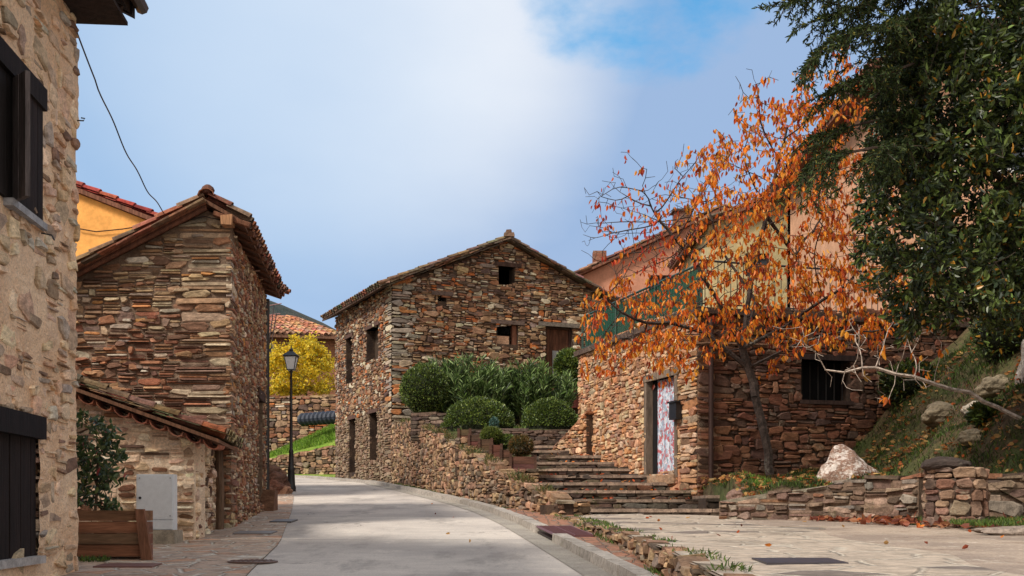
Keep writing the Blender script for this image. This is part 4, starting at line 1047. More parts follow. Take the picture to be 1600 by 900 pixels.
def mat_mesh():
    m, p, o = newmat('green_screen'); n_ = noise(8, 4); L(mixc(maprange(n_, .3, .7), lin(22, 72, 56), lin(28, 86, 64)), p.inputs['Base Color']); p.inputs['Roughness'].default_value = .7
    t = N('ShaderNodeBsdfTransparent'); mx = N('ShaderNodeMixShader'); mx.inputs[0].default_value = .2; L(p.outputs[0], mx.inputs[1]); L(t.outputs[0], mx.inputs[2]); L(mx.outputs[0], o.inputs[0]); return m
q = MB(); bar(q, T1, .1, LG-.1, z0+.12, z0+.74, -.112, -.108, (1, 1, 1)); part('screen', q, mat_mesh(), rl)
r2 = thing('railing', 'thin dark terrace railing running right over the shaded wall behind the orange tree', 'railing', T2(0, z0, -.1))
q = MB(); q.tube([T2(0, z0+.85, -.1), T2(LG2, z0+.85, -.1)], .02, 6, lin(44, 44, 46)); part('handrail', q, M['metal'], r2)
q = MB(); q.tube([T2(0, z0+.1, -.1), T2(LG2, z0+.1, -.1)], .014, 6, lin(44, 44, 46)); part('bottom_rail', q, M['metal'], r2)
q = MB(); q.tube([T2(.07, z0, -.1), T2(.07, z0+.85, -.1)], .008, 5, lin(44, 44, 46)); bal = part('baluster', q, M['metal'], r2)
for i in range(1, 52):
    u = i*LG2/52; c_ = bal.copy(); scene.collection.objects.link(c_); c_.matrix_parent_inverse = Matrix.Translation(Vector((dG2.x, dG2.y, 0))*u)@bal.matrix_parent_inverse

# ------------------------------------------------------------------ rendered houses behind the terrace
def plain_house(name, label, x0, x1, y0, y1, zb_, ze, zr, xr, wallc, tilec=TCOL, wins=(), eave=.3, winc=lin(70, 50, 44)):
    h = thing(name, label, 'house', (x0, y0, zb_))
    m = MB(); T_ = frame((x0, y0, zb_), (1, 0)); W = x1-x0; xr_ = xr-x0; tp = lambda u: ze-zb_+(zr-ze)*(1-abs(u-xr_)/(xr_ if u < xr_ else W-xr_+1e-6))
    op_ = [(a-x0, b-x0, c-zb_, d-zb_) for a, b, c, d in wins]
    backing(m, T_, W, 0, op_, tp, .3, (xr_,), 0, 0)
    TS_ = frame((x0, y1, zb_), (0, -1)); backing(m, TS_, y1-y0-.3, 0, (), lambda u: ze-zb_, .3, (), 0, 0)
    TS2 = frame((x1, y0+.3, zb_), (0, 1)); backing(m, TS2, y1-y0-.3, 0, (), lambda u: ze-zb_, .3, (), 0, 0)
    T5 = frame((x0, y1, zb_), (1, 0), -1); backing(m, T5, W, 0, (), tp, .3, (xr_,), 0, 0)
    m.c = [wallc]*len(m.f); part('wall', m, M['plain'], h)
    m = MB(); a0, a1 = Vector((xr, y0-eave, zr+.1)), Vector((xr, y1+eave, zr+.1)); s1 = (zr-ze)/(xr-x0); s2 = (zr-ze)/(x1-xr)
    l0, l1 = Vector((x0-eave, y0-eave, ze+.1-s1*eave)), Vector((x0-eave, y1+eave, ze+.1-s1*eave)); r0_, r1_ = Vector((x1+eave, y0-eave, ze+.1-s2*eave)), Vector((x1+eave, y1+eave, ze+.1-s2*eave))
    slab(m, l1, l0, a1, a0, .09, lin(120, 80, 64)); slab(m, r0_, r1_, a0, a1, .09, lin(120, 80, 64)); rr = part('roof', m, M['wood'], h)
    m = MB(); U = Vector((0, 0, .02)); tiles(m, l1+U, l0+U, a1+U, a0+U, .26, .42, cols=tilec); tiles(m, r0_+U, r1_+U, a0+U, a1+U, .26, .42, cols=tilec)
    part('roof_tiles', m, M['tile'], rr)
    for (a, b, c, d) in op_:
        m = MB(); bar(m, T_, a, b, c, d, -.14, -.12, lin(50, 56, 64)); p_ = M['metal']; wv_ = part('window', m, p_, h)
        m = MB()
        for (u0, u1, v0, v1) in ((a, a+.07, c, d), (b-.07, b, c, d), (a+.07, b-.07, c, c+.07), (a+.07, b-.07, d-.07, d), ((a+b)/2-.03, (a+b)/2+.03, c+.07, d-.07)): bar(m, T_, u0, u1, v0, v1, -.115, -.04, winc)
        part('frame', m, M['wood'], wv_)
    return h, rr
def zpx(py, Y): return E+(HZ-py)/F*Y
PK = plain_house('pink_house', 'salmon pink rendered house behind the green terrace railing', 2.5, 13, 42, 50, E+2, zpx(432, 42), zpx(330, 42), 7.7, lin(190, 134, 110), wins=[(5.0, 5.9, zpx(462, 42), zpx(430, 42))])
m = MB(); m.box((6.4, 43.5, zpx(348, 43)), (.6, .6, 1.0), col=lin(120, 80, 66)); m.box((6.4, 43.5, zpx(348, 43)+.53), (.75, .75, .08), col=lin(90, 70, 62)); part('chimney', m, M['stone'], PK[1])
m = MB(); m.box((3.3, 43.5, zpx(408, 43)), (.5, .5, .9), col=lin(130, 84, 66)); part('chimney', m, M['stone'], PK[1])
plain_house('cream_house', 'pale yellow rendered house between the pink and the peach houses', 5.8, 10.6, 34, 40, E+2, zpx(352, 34), zpx(306, 34), 8.2, lin(188, 172, 130), wins=[(6.9, 7.6, zpx(432, 34), zpx(396, 34))])
PH = plain_house('peach_house', 'tall peach rendered house with white window frames behind the evergreens', 7.9, 15.5, 24, 33, E+1, zpx(110, 24), zpx(20, 24), 11.5, lin(196, 150, 120), wins=[(8.5, 9.3, zpx(270, 24), zpx(205, 24)), (8.5, 9.3, zpx(420, 24), zpx(360, 24)), (10.0, 10.8, zpx(100, 24), zpx(40, 24)), (10.0, 10.8, zpx(270, 24), zpx(205, 24))], winc=lin(226, 226, 226), eave=.5)
# ------------------------------------------------------------------ right bank
def bank(x, y):
    z = .30+.10*(y-15)+1.0*(x-6.0)
    z = max(z, .22+.06*max(0, y-16)); z = min(z, 4.2+.1*(x-9))
    z = z+.10*math.sin(x*2.3+y*1.1)+.07*math.sin(x*4.1-y*2.9)+.04*math.sin(x*9+y*7)
    return E+z
HP = [(2.75, 15.3), (3.6, 15.0), (4.35, 14.2), (4.8, 13.6), (6.0, 13.5), (10, 13.2)]   # line of the low wall
hx = lambda x: interp([(a, b) for a, b in HP], x)
sheet('bank', [3.3]+lsp(3.32, 18, 60), lsp(0, 1, 40), lambda x, t: 0, M['ground'])
o = scene.objects['bank']; me = o.data
for v in me.vertices:
    x, t = v.co.x, v.co.y; y = hx(x)+.12+t*(26-hx(x)); zz0 = bank(x, y)
    v.co.y = y; v.co.z = zz0-(.7 if x < 3.31 else 0)
# low drystone wall and the pier on it
hz_ = lambda x, y: E+.11+.17*min(1.6, max(0, x-2.9))+(0 if x < 4.9 else .06)
o = poly_wall('drystone_wall', None, HP[:4], hz_, lambda x, y: zT(y)-.03, pal='H', band=(.06, .13), wid=(.10, .42), gap=.016, jit=.4, dep=(.0, .06), splits=(4, 4, 0), th=.3, mortar='tanmortar', over=10, osz=(.12, .4), cap=((.25, .7), (.03, .06)))
tag(o, 'low drystone wall of flat slabs in front of the white boulder', 'wall')
o = poly_wall('drystone_wall', None, [(5.2, 13.75), (6.4, 13.65), (10, 13.4)], lambda x, y: E+.40, lambda x, y: zT(y)-.03, pal='H', band=(.06, .13), wid=(.10, .4), gap=.016, jit=.4, dep=(.0, .06), splits=(4, 4, 0), th=.3, mortar='tanmortar', over=10, osz=(.12, .4), cap=((.25, .7), (.03, .06)))
tag(o, 'drystone retaining wall running off the right edge behind the round pier', 'wall')
def rock(name, c, s, col, mat='boulder', sub=4, seed=0, parent=None, amp=.28, pts=None):
    import bmesh
    from mathutils import noise as mn
    bm = bmesh.new(); bmesh.ops.create_icosphere(bm, subdivisions=sub, radius=1)
    for v in bm.verts:
        d = v.co.normalized(); q = d*1.1+Vector((seed*3.1, seed, 0))
        r = 1+amp*mn.fractal(q, 1.0, 2.0, 2)+amp*.35*mn.noise(q*3)
        cells = mn.voronoi(q*1.6)[0]; r += amp*.5*(cells[0]-.4)+.03*mn.noise(q*12)
        v.co = Vector((d.x*s[0], d.y*s[1], d.z*s[2]))*r
        if pts: v.co = pts(v.co)
        v.co += Vector(c)
    me = bpy.data.meshes.new(name); bm.to_mesh(me); bm.free(); me.materials.append(M[mat])
    a = me.attributes.new('col', 'FLOAT_COLOR', 'FACE'); a.data.foreach_set('color', list((*col, 1))*len(me.polygons))
    return finish(bpy.data.objects.new(name, me), parent)
pr = thing('stone_pier', 'short round stone pier topped by a dark stone, on the low drystone wall', 'pier', (4.93, 12.82, zT(13)))
mb = MB(); mb.lathe((4.93, 12.82, zT(13)-.1), [(.31, 0), (.305, .62)], 18, lin(100, 84, 74))
R_ = .31
def Tcyl(u, v, w_): a = u/R_-math.pi; return (4.93+(R_+w_)*math.cos(a), 12.82+(R_+w_)*math.sin(a), zT(13)-.1+v)
stones(mb, Tcyl, 2*math.pi*R_, .66, band=(.1, .17), wid=(.13, .24), gap=.01, jit=.22, dep=(.02, .05), splits=(5, 2, 0), colfn=lambda u, v, q: pick([(lin(154,124,104), 3), (lin(128,96,80), 3), (lin(140,120,104), 2), (lin(100,80,70), 2)]), warp=.3)
part('shaft', mb, M['stone'], pr)
rock('cap_stone', (4.80, 12.75, zT(13)+.69), (.27, .22, .085), lin(62, 52, 48), 'stone', 4, 71, pr, amp=.15); rock('cap_stone', (4.86, 12.80, zT(13)+.60), (.22, .22, .06), lin(96, 80, 70), 'stone', 3, 75, pr, amp=.3)
def peak(co):    # the boulder narrows to a blunt top left of its middle
    t = max(0, (co.z+.1)/.5); return Vector((co.x*(1-.2*t)-.05*t, co.y*(1-.2*t), co.z))
tag(rock('boulder', (4.83, 16.6, E+.28), (.58, .40, .52), lin(200, 176, 160), mat='quartz', seed=5, amp=.3, sub=5, pts=peak), 'big pale quartz boulder standing behind the low wall', 'boulder')
tag(rock('rock', (3.85, 16.6, E+.17), (.30, .25, .16), lin(130, 100, 88), seed=9), 'small brown rock in the grass at the foot of the orange tree', 'rock')
tag(rock('rock', (3.35, 16.8, E+.15), (.22, .2, .14), lin(120, 96, 86), seed=12), 'small rock at the left end of the low wall near the slab step', 'rock')
tag(rock('rock_outcrop', (8.0, 16.4, E+2.0), (.7, .9, .95), lin(186, 178, 168), seed=21, sub=5), 'large pale rock outcrop on the grassy bank at the right edge', 'rock')
0 and tag(rock('rock_outcrop', (7.5, 19.2, E+2.35), (.45, .3, .2), lin(150, 140, 124), seed=33, sub=5), 'grey rock ledge near the top of the bank below the evergreens', 'rock')
tag(rock('rock', (6.95, 17.2, E+1.48), (.2, .2, .13), lin(170, 160, 146), seed=41), 'fist shaped grey rock half way up the bank', 'rock')
for i, (x, y, s, lb) in enumerate([(6.5, 16.2, .22, 'small mossy rock low on the bank right of the boulder'), (6.9, 18.4, .34, 'mossy rock high on the bank beside the shaded wall'), (7.4, 17.6, .3, 'mossy rock near the top of the bank left of the outcrop'), (6.1, 15.0, .18, 'little rock just above the low wall behind the round pier'), (7.1, 15.3, .24, 'half buried rock under the leaning branch at the right edge')]):
    tag(rock('rock', (x, y, bank(x, y)+.02), (s, s*.8, s*.55), lin(132, 120, 100), seed=90+i*7), lb, 'rock')
tag(rock('kerb_rock', (5.05, 11.05, zT(11)+.02), (.55, .14, .07), lin(140, 126, 116), seed=51), 'long low edging stone on the right side of the forecourt', 'rock')
# ------------------------------------------------------------------ street lamp
lp = P(455, 768, 28.4); lz = G(28.4)
lamp = thing('street_lamp', 'black cast iron street lamp with a lantern head beside the road', 'lamp', (lp.x, lp.y, lz))
BK = lin(28, 28, 32); q = MB(); Hl = 3.5; k = Hl/223
zz_ = lambda py: (768-py)*k+(E+(HZ-768)/F*28.4-lz)
q.lathe((lp.x, lp.y, lz), [(.115, 0), (.12, .10), (.10, .16), (.085, .50), (.095, .54), (.07, .60), (.055, .95), (.065, .98), (.04, 1.05), (.034, 2.0), (.045, 2.02), (.034, 2.05), (.028, zz_(582)), (.05, zz_(580)), (.03, zz_(578))], 14, BK)
part('post', q, M['metal'], lamp, True)
q = MB(); z1, z2 = lz+zz_(577), lz+zz_(556)
for sx, sy in ((-1, -1), (1, -1), (1, 1), (-1, 1)): q.tube([(lp.x+sx*.085, lp.y+sy*.085, z1), (lp.x+sx*.15, lp.y+sy*.15, z2)], .011, 5, BK)
q.box((lp.x, lp.y, z1), (.19, .19, .02), col=BK); q.box((lp.x, lp.y, z2), (.33, .33, .025), col=BK); ln_ = part('lantern_frame', q, M['metal'], lamp)
q = MB(); q.hexa([(lp.x+sx*.078, lp.y+sy*.078, z1+.012) for sx, sy in ((-1, -1), (1, -1), (1, 1), (-1, 1))], [(lp.x+sx*.142, lp.y+sy*.142, z2-.014) for sx, sy in ((-1, -1), (1, -1), (1, 1), (-1, 1))], lin(215, 218, 222)); part('glass', q, M['metal'], ln_)
q = MB(); q.hexa([(lp.x+sx*.19, lp.y+sy*.19, z2+.012) for sx, sy in ((-1, -1), (1, -1), (1, 1), (-1, 1))], [(lp.x+sx*.04, lp.y+sy*.04, z2+.14) for sx, sy in ((-1, -1), (1, -1), (1, 1), (-1, 1))], BK); q.lathe((lp.x, lp.y, z2+.14), [(.05, 0), (.055, .03), (.02, .06), (.008, .14)], 8, BK); part('lantern_roof', q, M['metal'], lamp)
# ------------------------------------------------------------------ ironwork in the paving
def manhole(x, y, r, col, label, z):
    q = MB(); n = 28; 
    q.lathe((x, y, z), [(r, 0), (r, .014), (r-.02, .016)], n, col)
    for i in range(-4, 5):
        for j in range(-4, 5):
            if (i*i+j*j)**.5*.9 < 4: q.box((x+i*r*.2, y+j*r*.2, z+.018), (r*.1, r*.1, .006), col=col)
    return tag(part('manhole_cover', q, M['metal'], None), label, 'manhole cover')
manhole(P(393, 881, 10.2).x, 10.25, .22, lin(104, 82, 76), 'round rusty manhole cover at the edge of the pavement', G(10.25)+.006)
def plate(name, x0, x1, y0, y1, zf, col, label, cat='drain cover', slats=0, hgt=.012):
    q = MB(); b = [(x0, y0), (x1, y0), (x1, y1), (x0, y1)]
    if not slats: q.hexa([(x, y, zf(y)-.02) for x, y in b], [(x, y, zf(y)+hgt) for x, y in b], col)
    return tag(part(name, q, M['metal'], None), label, cat)
plate('access_cover', P(190, 895, 9.7).x-.25, P(190, 895, 9.7).x+.25, 9.72, 10.0, lambda y: G(y)+.012, lin(112, 78, 72), 'reddish rectangular access cover beside the planter')
plate('access_cover', -3.30, -2.85, 13.6, 14.0, lambda y: G(y)+.016, lin(120, 116, 116), 'grey rectangular access cover in the pavement before the lean-to corner')
plate('access_cover', -3.35, -3.05, 15.9, 16.4, lambda y: G(y)+.016, lin(80, 76, 76), 'small dark access cover in the pavement beside the barn')
plate('access_cover', 1.56, 2.06, 7.05, 7.5, lambda y: zT(y)+.008, lin(58, 54, 60), 'dark square drain plate in the right forecourt')
plate('access_cover', 2.55, 3.35, 12.3, 12.6, lambda y: zT(y)-.004, lin(128, 120, 112), 'long worn grey cover near the low wall')
# slotted drain grate by the kerb
gr = thing('drain_grate', 'brown slotted iron drain grate set beside the kerb', 'drain grate', (.4, 13.1, G(13.1)))
gx = lambda y: interp(RR, y)
q = MB(); q.hexa([(gx(12.35)+.03, 12.35, G(12.35)-.1), (gx(12.35)+.42, 12.35, G(12.35)-.1), (gx(13.9)+.42, 13.9, G(13.9)-.1), (gx(13.9)+.03, 13.9, G(13.9)-.1)], [(gx(12.35)+.03, 12.35, G(12.35)+.03), (gx(12.35)+.42, 12.35, G(12.35)+.03), (gx(13.9)+.42, 13.9, G(13.9)+.03), (gx(13.9)+.03, 13.9, G(13.9)+.03)], lin(34, 24, 26)); part('frame', q, M['metal'], gr)
q = MB()
for i in range(26):
    y = 12.38+i*.058; x = gx(y); q.box((x+.225, y, G(y)+.085), (.40, .03, .03), col=lin(98, 62, 66), rz=.0)
for s in (.03, .225, .42): q.tube([(gx(12.35)+s, 12.35, G(12.35)+.085), (gx(13.9)+s, 13.9, G(13.9)+.085)], .018, 4, lin(98, 62, 66))
part('grille', q, M['metal'], gr)

# ------------------------------------------------------------------ planters stepping up along the stairs
boxes = [(796, 713, 838, 737, 21.3), (781, 703, 800, 726, 21.75), (765, 695, 785, 717, 22.2), (747, 686, 770, 707, 22.7), (731, 679, 751, 700, 23.15), (715, 671, 736, 690, 23.5)]
names = ['low brown planter with a rusty dwarf conifer at the lower end of the row', 'second brown planter up the row, just behind the rusty conifer', 'third brown planter up the row along the steps', 'fourth brown planter up the row, with a yellowish green shrub', 'fifth brown planter up the row, with the small blue conifer', 'highest brown planter of the row beside the dome bush']
for i, (x0, y0, x1, y1, Y) in enumerate(boxes):
    a, b = P(x0, y1, Y), P(x1, y0, Y); W = b.x-a.x; z0, z1 = a.z, b.z
    t = thing('planter_box', names[i], 'planter', ((a.x+b.x)/2, Y+.2, z0), 'planters stepping up beside the stairs'); c = lin(92, 64, 52)
    q = MB(); h = (z1-z0)/2
    for r in range(2): q.box(((a.x+b.x)/2, Y+.01, z0+h*(r+.5)), (W, .03, h-.008), col=tuple(x*rng.uniform(.8, 1.15) for x in c))
    for s in (a.x+.015, b.x-.015): q.box((s, Y+.22, (z0+z1)/2), (.03, .38, z1-z0), col=c)
    q.box(((a.x+b.x)/2, Y+.43, (z0+z1)/2), (W, .03, z1-z0), col=c); part('boards', q, M['woodh'], t)
    q = MB()
    for s in (a.x+.02, b.x-.02): q = MB(); q.box((s, Y-.015, (z0+z1)/2+.01), (.05, .03, z1-z0+.02), col=tuple(x*.8 for x in c)); part('corner_post', q, M['woodh'], t)
    q = MB(); q.box(((a.x+b.x)/2, Y+.22, z1-.05), (W-.07, .37, .03), col=lin(50, 40, 32)); part('soil', q, M['ground'], t)
    # block of masonry each planter stands on
    mb = MB(); T_ = frame((a.x-.05, Y-.03, z0-.5), (1, 0)); mb.box(((a.x+b.x)/2, Y+.3, z0-.36), (W+.1, .6, .7), col=lin(80, 64, 54)); stones(mb, T_, W+.1, .5, pal='E', band=(.08, .14), wid=(.1, .25), jit=.3, dep=(.02, .05), splits=(3, 2, 0))
    tag(part('stone_block', mb, M['rubble'], None), ['rubble block under the lowest planter with the rusty dwarf conifer', 'rubble block under the second planter from the bottom of the stair row', 'rubble block under the third planter from the bottom of the stair row', 'rubble block under the planter with the yellowish green shrub', 'rubble block under the planter with the small blue conifer', 'rubble block under the highest planter of the stair row'][i], 'masonry block', 'blocks under the planters')

# ------------------------------------------------------------------ wire between the houses
wA = P(112, 28, 9.52); wB = P(256, 331, 14.7)
pts = [wA.lerp(wB, t)+Vector((0, 0, -.55*4*t*(1-t)*.35+.02*math.sin(t*23)*(t > .2))) for t in lsp(0, 1, 40)]
q = MB(); q.tube(pts, .007, 5, lin(24, 24, 28)); q.tube([wA, wA+Vector((-.03, .02, -.2)), wA+Vector((.01, .02, -.36)), wA+Vector((.02, .02, -.40))], .006, 5, lin(24, 24, 28))
q.tube([wB, P(300, 343, 14.68), P(318, 338, 14.7), P(350, 345, 14.7)], .006, 5, lin(24, 24, 28))
tag(part('overhead_cable', q, M['metal'], None), 'thin black cable hanging from the ochre house corner to the barn roof', 'cable')

# ------------------------------------------------------------------ orange house and the far left background
oh = plain_house('orange_house', 'bright orange rendered house with red tile edge behind the barn', -13, -7.2, 23.5, 30, E+1, zpx(352, 23.5), zpx(262, 23.5), -10.2, lin(236, 168, 92), tilec=[lin(150, 66, 56), lin(130, 58, 50), lin(166, 80, 66)], eave=.12)
q = MB(); q.tube([P(122, 357, 23.45), P(150, 362, 23.45), P(190, 358, 23.45), P(230, 352, 23.45)], .012, 4, lin(60, 40, 30)); tag(part('wall_cable', q, M['metal'], oh[0]))
fh = thing('far_house', 'old house with a broad reddish tiled roof behind the yellow tree', 'house', (-11, 60, E+5))
q = MB(); q.box((-13.5, 62, E+7.0), (9.5, 6, 4.2), col=lin(140, 96, 74)); part('wall', q, M['stone'], fh)
q = MB(); e0, e1 = Vector((-19, 58.4, E+9.05)), Vector((-8.4, 58.4, E+8.75)); r0, r1 = Vector((-19, 62, E+10.5)), Vector((-11.8, 62, E+10.3))
FT = [lin(170, 112, 84), lin(150, 104, 82), lin(184, 138, 108), lin(160, 120, 96)]
slab(q, e0, e1, r0, r1, .15, lin(110, 80, 64)); rr = part('roof', q, M['wood'], fh); q = MB(); tiles(q, e0, e1, r0, r1, .3, .5, cols=FT, jit=.03, dense=False)
slab(q, (-8.4, 58.4, E+8.75), (-8.4, 65.6, E+8.75), (-11.8, 62, E+10.3), (-11.9, 62.2, E+10.3), .15, lin(140, 98, 78)); part('roof_tiles', q, M['tile'], rr)
q = MB(); q.box((-12.6, 58.93, E+7.9), (.9, .08, 1.1), col=lin(210, 206, 200)); w_ = part('window', q, M['wood'], fh); q = MB(); q.box((-12.6, 58.88, E+7.9), (.7, .04, .9), col=lin(40, 40, 46)); part('pane', q, M['metal'], w_)
q = MB(); q.box((-10.6, 58.9, E+8.1), (.6, .08, .8), col=lin(60, 44, 38)); part('window', q, M['wood'], fh)
q = MB()
for (x, y) in ((428, 487), (432, 500)): q.tube([P(x-8, 540, 55), P(x, y-10, 55)], .025, 4, lin(60, 50, 50))
q.tube([P(418, 478, 55), P(440, 474, 55)], .02, 4, lin(150, 110, 110)); q.tube([P(420, 492, 55), P(438, 490, 55)], .02, 4, lin(150, 110, 110)); part('antenna', q, M['metal'], fh)
# second roof corner peeping past the barn eave
q = thing('tiled_outhouse', 'corner of a small red tiled roof peeping out past the barn eave', 'building', (P(425, 500, 27).x, 27, G(27)))
m = MB(); p0 = P(380, 520, 27); m.box((-7.4, 27.3, G(27)+2.8), (3.0, .6, 5.6), col=lin(120, 84, 66)); part('wall', m, M['stone'], q)
m = MB(); z = zpx(452, 27); x = P(441, 452, 27).x; tiles(m, (x, 27.7, z), (x, 26.9, z), (x-1.6, 27.7, z+.5), (x-1.6, 26.9, z+.5), .22, .36, dense=True); m.box((x-.8, 27.3, z+.2), (1.5, .8, .06), ry=math.atan(.31), col=lin(120, 76, 60)); part('roof', m, M['tile'], q)
# walls and grass bank beyond the bend
o = poly_wall('field_wall', None, [(-16, 53), (-10, 52), (-6.8, 51.5)], lambda x, y: E+5.05, lambda x, y: E+2.6, pal='D', band=(.16, .3), wid=(.2, .6), gap=.02, jit=.3, dep=(.02, .08), splits=(4, 3, 0), th=.5, cap=((.4, 1.0), (.06, .1))); tag(o, 'stone field wall below the yellow tree beyond the bend', 'wall')
o = poly_wall('field_wall', None, [(-16, 50.5), (-11.5, 50.0), (-10.9, 49.4), (-8.2, 48.2), (-6.6, 47.4)], lambda x, y: E+1.9+max(0, (x+11.5))*.17, lambda x, y: E+1.1, pal='E', band=(.14, .26), wid=(.14, .4), gap=.016, jit=.36, dep=(.02, .10), splits=(4, 3, 0), th=.5, cap=((.2, .5), (.05, .1))); tag(o, 'low rough stone wall holding the bright grass bank at the far bend', 'wall')
def mat_green():
    m, p, o = newmat('bright_grass'); c = mixc(maprange(noise(1.2, 5), .4, .6), lin(104, 136, 44), lin(124, 142, 60)); L(mulc(c, grey(maprange(noise(20, 4), .3, .7, .6, 1.3))), p.inputs['Base Color']); p.inputs['Roughness'].default_value = 1; bump(p, noise(24, 5, .7), .05, .8); return m
M['green'] = mat_green()
def gb(x, y):
    t = (x+11.9)/4.6; fr = 48.0+(-x-7)*.55; zl = 1.9+max(0, min(1, t))*.75; zh = 2.3+max(0, min(1, t))*1.75
    k = max(0, min(1, (y-fr)/3.2)); return E+zl+(zh-zl)*k**.8
sheet('grass_bank', lsp(-16, -5.5, 40), lsp(47.2, 53, 26), lambda x, y: gb(x, y) if y > 48.1+(-x-7)*.55-.3 else E+.9, M['green'])
# grass verge at the end of the lane
sheet('verge', lsp(-16, -6.4, 20), lsp(45.2, 50.4, 12), lambda x, y: G(y)+.03 if y > 45.6+(-x-7.4)*.52 else G(y)-.2, M['green'])
q = MB(); pA, pB = P(469, 656, 50.2), P(534, 651, 49.2)
n = 40; prof = [(.22+.07*((i//2) % 2)) for i in range(n)]; q.tube([pA.lerp(pB, i/(n-1)) for i in range(n)], prof, 14, lin(44, 50, 64)); tag(part('corrugated_pipe', q, M['metal'], None), 'black corrugated plastic pipe lying across the top of the grass bank', 'pipe')
# rubble heap by the lamp
for i, (x, y, s, c) in enumerate([(424, 764, .26, lin(110, 76, 64)), (437, 770, .22, lin(150, 112, 90)), (427, 750, .24, lin(96, 70, 60)), (438, 757, .16, lin(90, 64, 54)), (420, 738, .22, lin(100, 76, 66)), (431, 740, .14, lin(120, 90, 74))]):
    p = P(x, y, 26.6); tag(rock('rubble_stone', (p.x, p.y+.1*i, p.z), (s*1.1, s, s*.75), c, 'stone', 3, i+60, amp=.35), ['large dark stone at the left foot of the heap near the lamp', 'pale stone at the right foot of the heap near the lamp', 'dark stone in the middle of the heap left of the lamp', 'small dark stone on the right side of the heap by the lamp', 'topmost stone of the heap against the drainpipe', 'small brown stone high on the right of the heap by the lamp'][i], 'stone', 'stones heaped beside the lamp')

# ------------------------------------------------------------------ vegetation
from mathutils import noise as mn
def ball_bush(name, label, c, s, n, pal, leafl, leafw, cat='bush', flat=0, jitter=.05, inner=lin(34, 40, 24)):
    t = thing(name, label, cat, (c[0], c[1], c[2]-(s[2] if not flat else 0)))
    core = rock('twigs', c, tuple(x*.90 for x in s), inner, 'bark', 3, 3, t, amp=.05)
    d = unit(nr.normal(size=(n, 3)));
    if flat: d[:, 2] = np.abs(d[:, 2])
    from mathutils import noise as mn
    rr = np.array([1+jitter*mn.noise(Vector(x)*3.5+Vector(c))*2+.02*mn.noise(Vector(x)*9) for x in d])
    pos = np.array(c)+d*np.array(s)*(rr*nr.uniform(.88, 1.0, n))[:, None]
    dirs = unit(d*.9+nr.normal(size=(n, 3))*.55+np.array([0, 0, .35]))
    cols = pickn(pal, n, .3)
    quads_np('foliage', leaf_np(pos, dirs, leafl, leafw), cols, M['gleaf'], t); return t
BX = [(lin(92, 112, 46), 3), (lin(72, 92, 42), 3), (lin(120, 134, 60), 2), (lin(54, 70, 36), 2)]
pz = lambda x, y, Y: tuple(P(x, y, Y))
c = P(748, 668, 27.4); ball_bush('clipped_bush', 'left dome-shaped clipped bush on the slate ledge', (c.x, c.y, c.z), (.84, .75, .72), 9000, BX, .05, .028, flat=1)
c = P(859, 668, 27.4); ball_bush('clipped_bush', 'right dome-shaped clipped bush close to the sunlit wall', (c.x, c.y, c.z), (.67, .62, .70), 7500, BX, .05, .028, flat=1)
c = P(664, 608, 30); ball_bush('clipped_bush', 'tall rounded clipped bush left of the oleanders at the house corner', (c.x, c.y, c.z), (.62, .6, .66), 6500, BX, .055, .03)
# oleanders: sheaves of upright narrow leaves
def oleander(label, cx, Y, w_, base, top_, n, seed):
    t = thing('oleander_shrub', label, 'shrub', (cx, Y, base)); m = MB(); P_ = []; D_ = []; S = int(w_*52)
    for i in range(S):
        a = nr.uniform(0, 2*math.pi); r = math.sqrt(nr.uniform(0, 1)); x = cx+math.cos(a)*r*w_/2*.8; y = Y+math.sin(a)*r*.7
        h = (top_-base)*math.sqrt(max(.1, 1-(r*.85)**2))*nr.uniform(.8, 1.04); lean_ = Vector((math.cos(a)*r*.28, math.sin(a)*r*.28, 0))
        p0 = Vector((x*.6+cx*.4, y*.6+Y*.4, base)); p1 = Vector((x, y, base))+lean_*h+Vector((0, 0, h)); 
        m.tube([p0, p0.lerp(p1, .5)+Vector((0, 0, .05)), p1], [.012, .009, .004], 4, lin(92, 84, 60), False)
        for q in range(n):
            tt = nr.uniform(.15, 1)**.7; P_.append(tuple(p0.lerp(p1, tt))); 
            dv = Vector((nr.normal()*.8, nr.normal()*.8, nr.uniform(.7, 2.2))); D_.append(tuple((dv+lean_*1.5).normalized()))
    part('stems', m, M['bark'], t)
    P_ = np.array(P_); D_ = np.array(D_)
    quads_np('foliage', leaf_np(P_, D_, .25, .024, fold=.1, droop=.12), pickn([(lin(74, 98, 48), 3), (lin(98, 124, 62), 2.5), (lin(156, 180, 116), 1.6), (lin(44, 62, 34), 3)], len(P_), .25), M['gleaf'], t)
oleander('dense oleander shrub with long narrow leaves, the wider left one of the pair', P(722, 600, 30.6).x, 30.6, 3.1, E+2.0, zpx(560, 30.6), 75, 1)
oleander('dense oleander shrub with long narrow leaves, the right one next to the old door', P(832, 600, 31.0).x, 31.0, 2.5, E+2.0, zpx(567, 31), 75, 2)
c = P(814, 697, 21.5); ball_bush('dwarf_conifer', 'round rusty green dwarf conifer in the lowest planter', (c.x, c.y, c.z), (.22, .2, .19), 2500, [(lin(104, 84, 40), 3), (lin(80, 76, 38), 3), (lin(120, 84, 44), 2)], .05, .012)
c = P(768, 680, 22.9); ball_bush('dwarf_shrub', 'yellowish green dwarf shrub in a planter above the steps', (c.x, c.y, c.z), (.20, .2, .14), 2000, [(lin(110, 120, 50), 3), (lin(84, 100, 44), 3)], .06, .014)
c = P(772, 664, 23.3); ball_bush('dwarf_conifer', 'small blue green cone conifer above the planters', (c.x, c.y, c.z), (.08, .08, .15), 900, [(lin(96, 132, 124), 3), (lin(76, 108, 100), 3)], .04, .014)
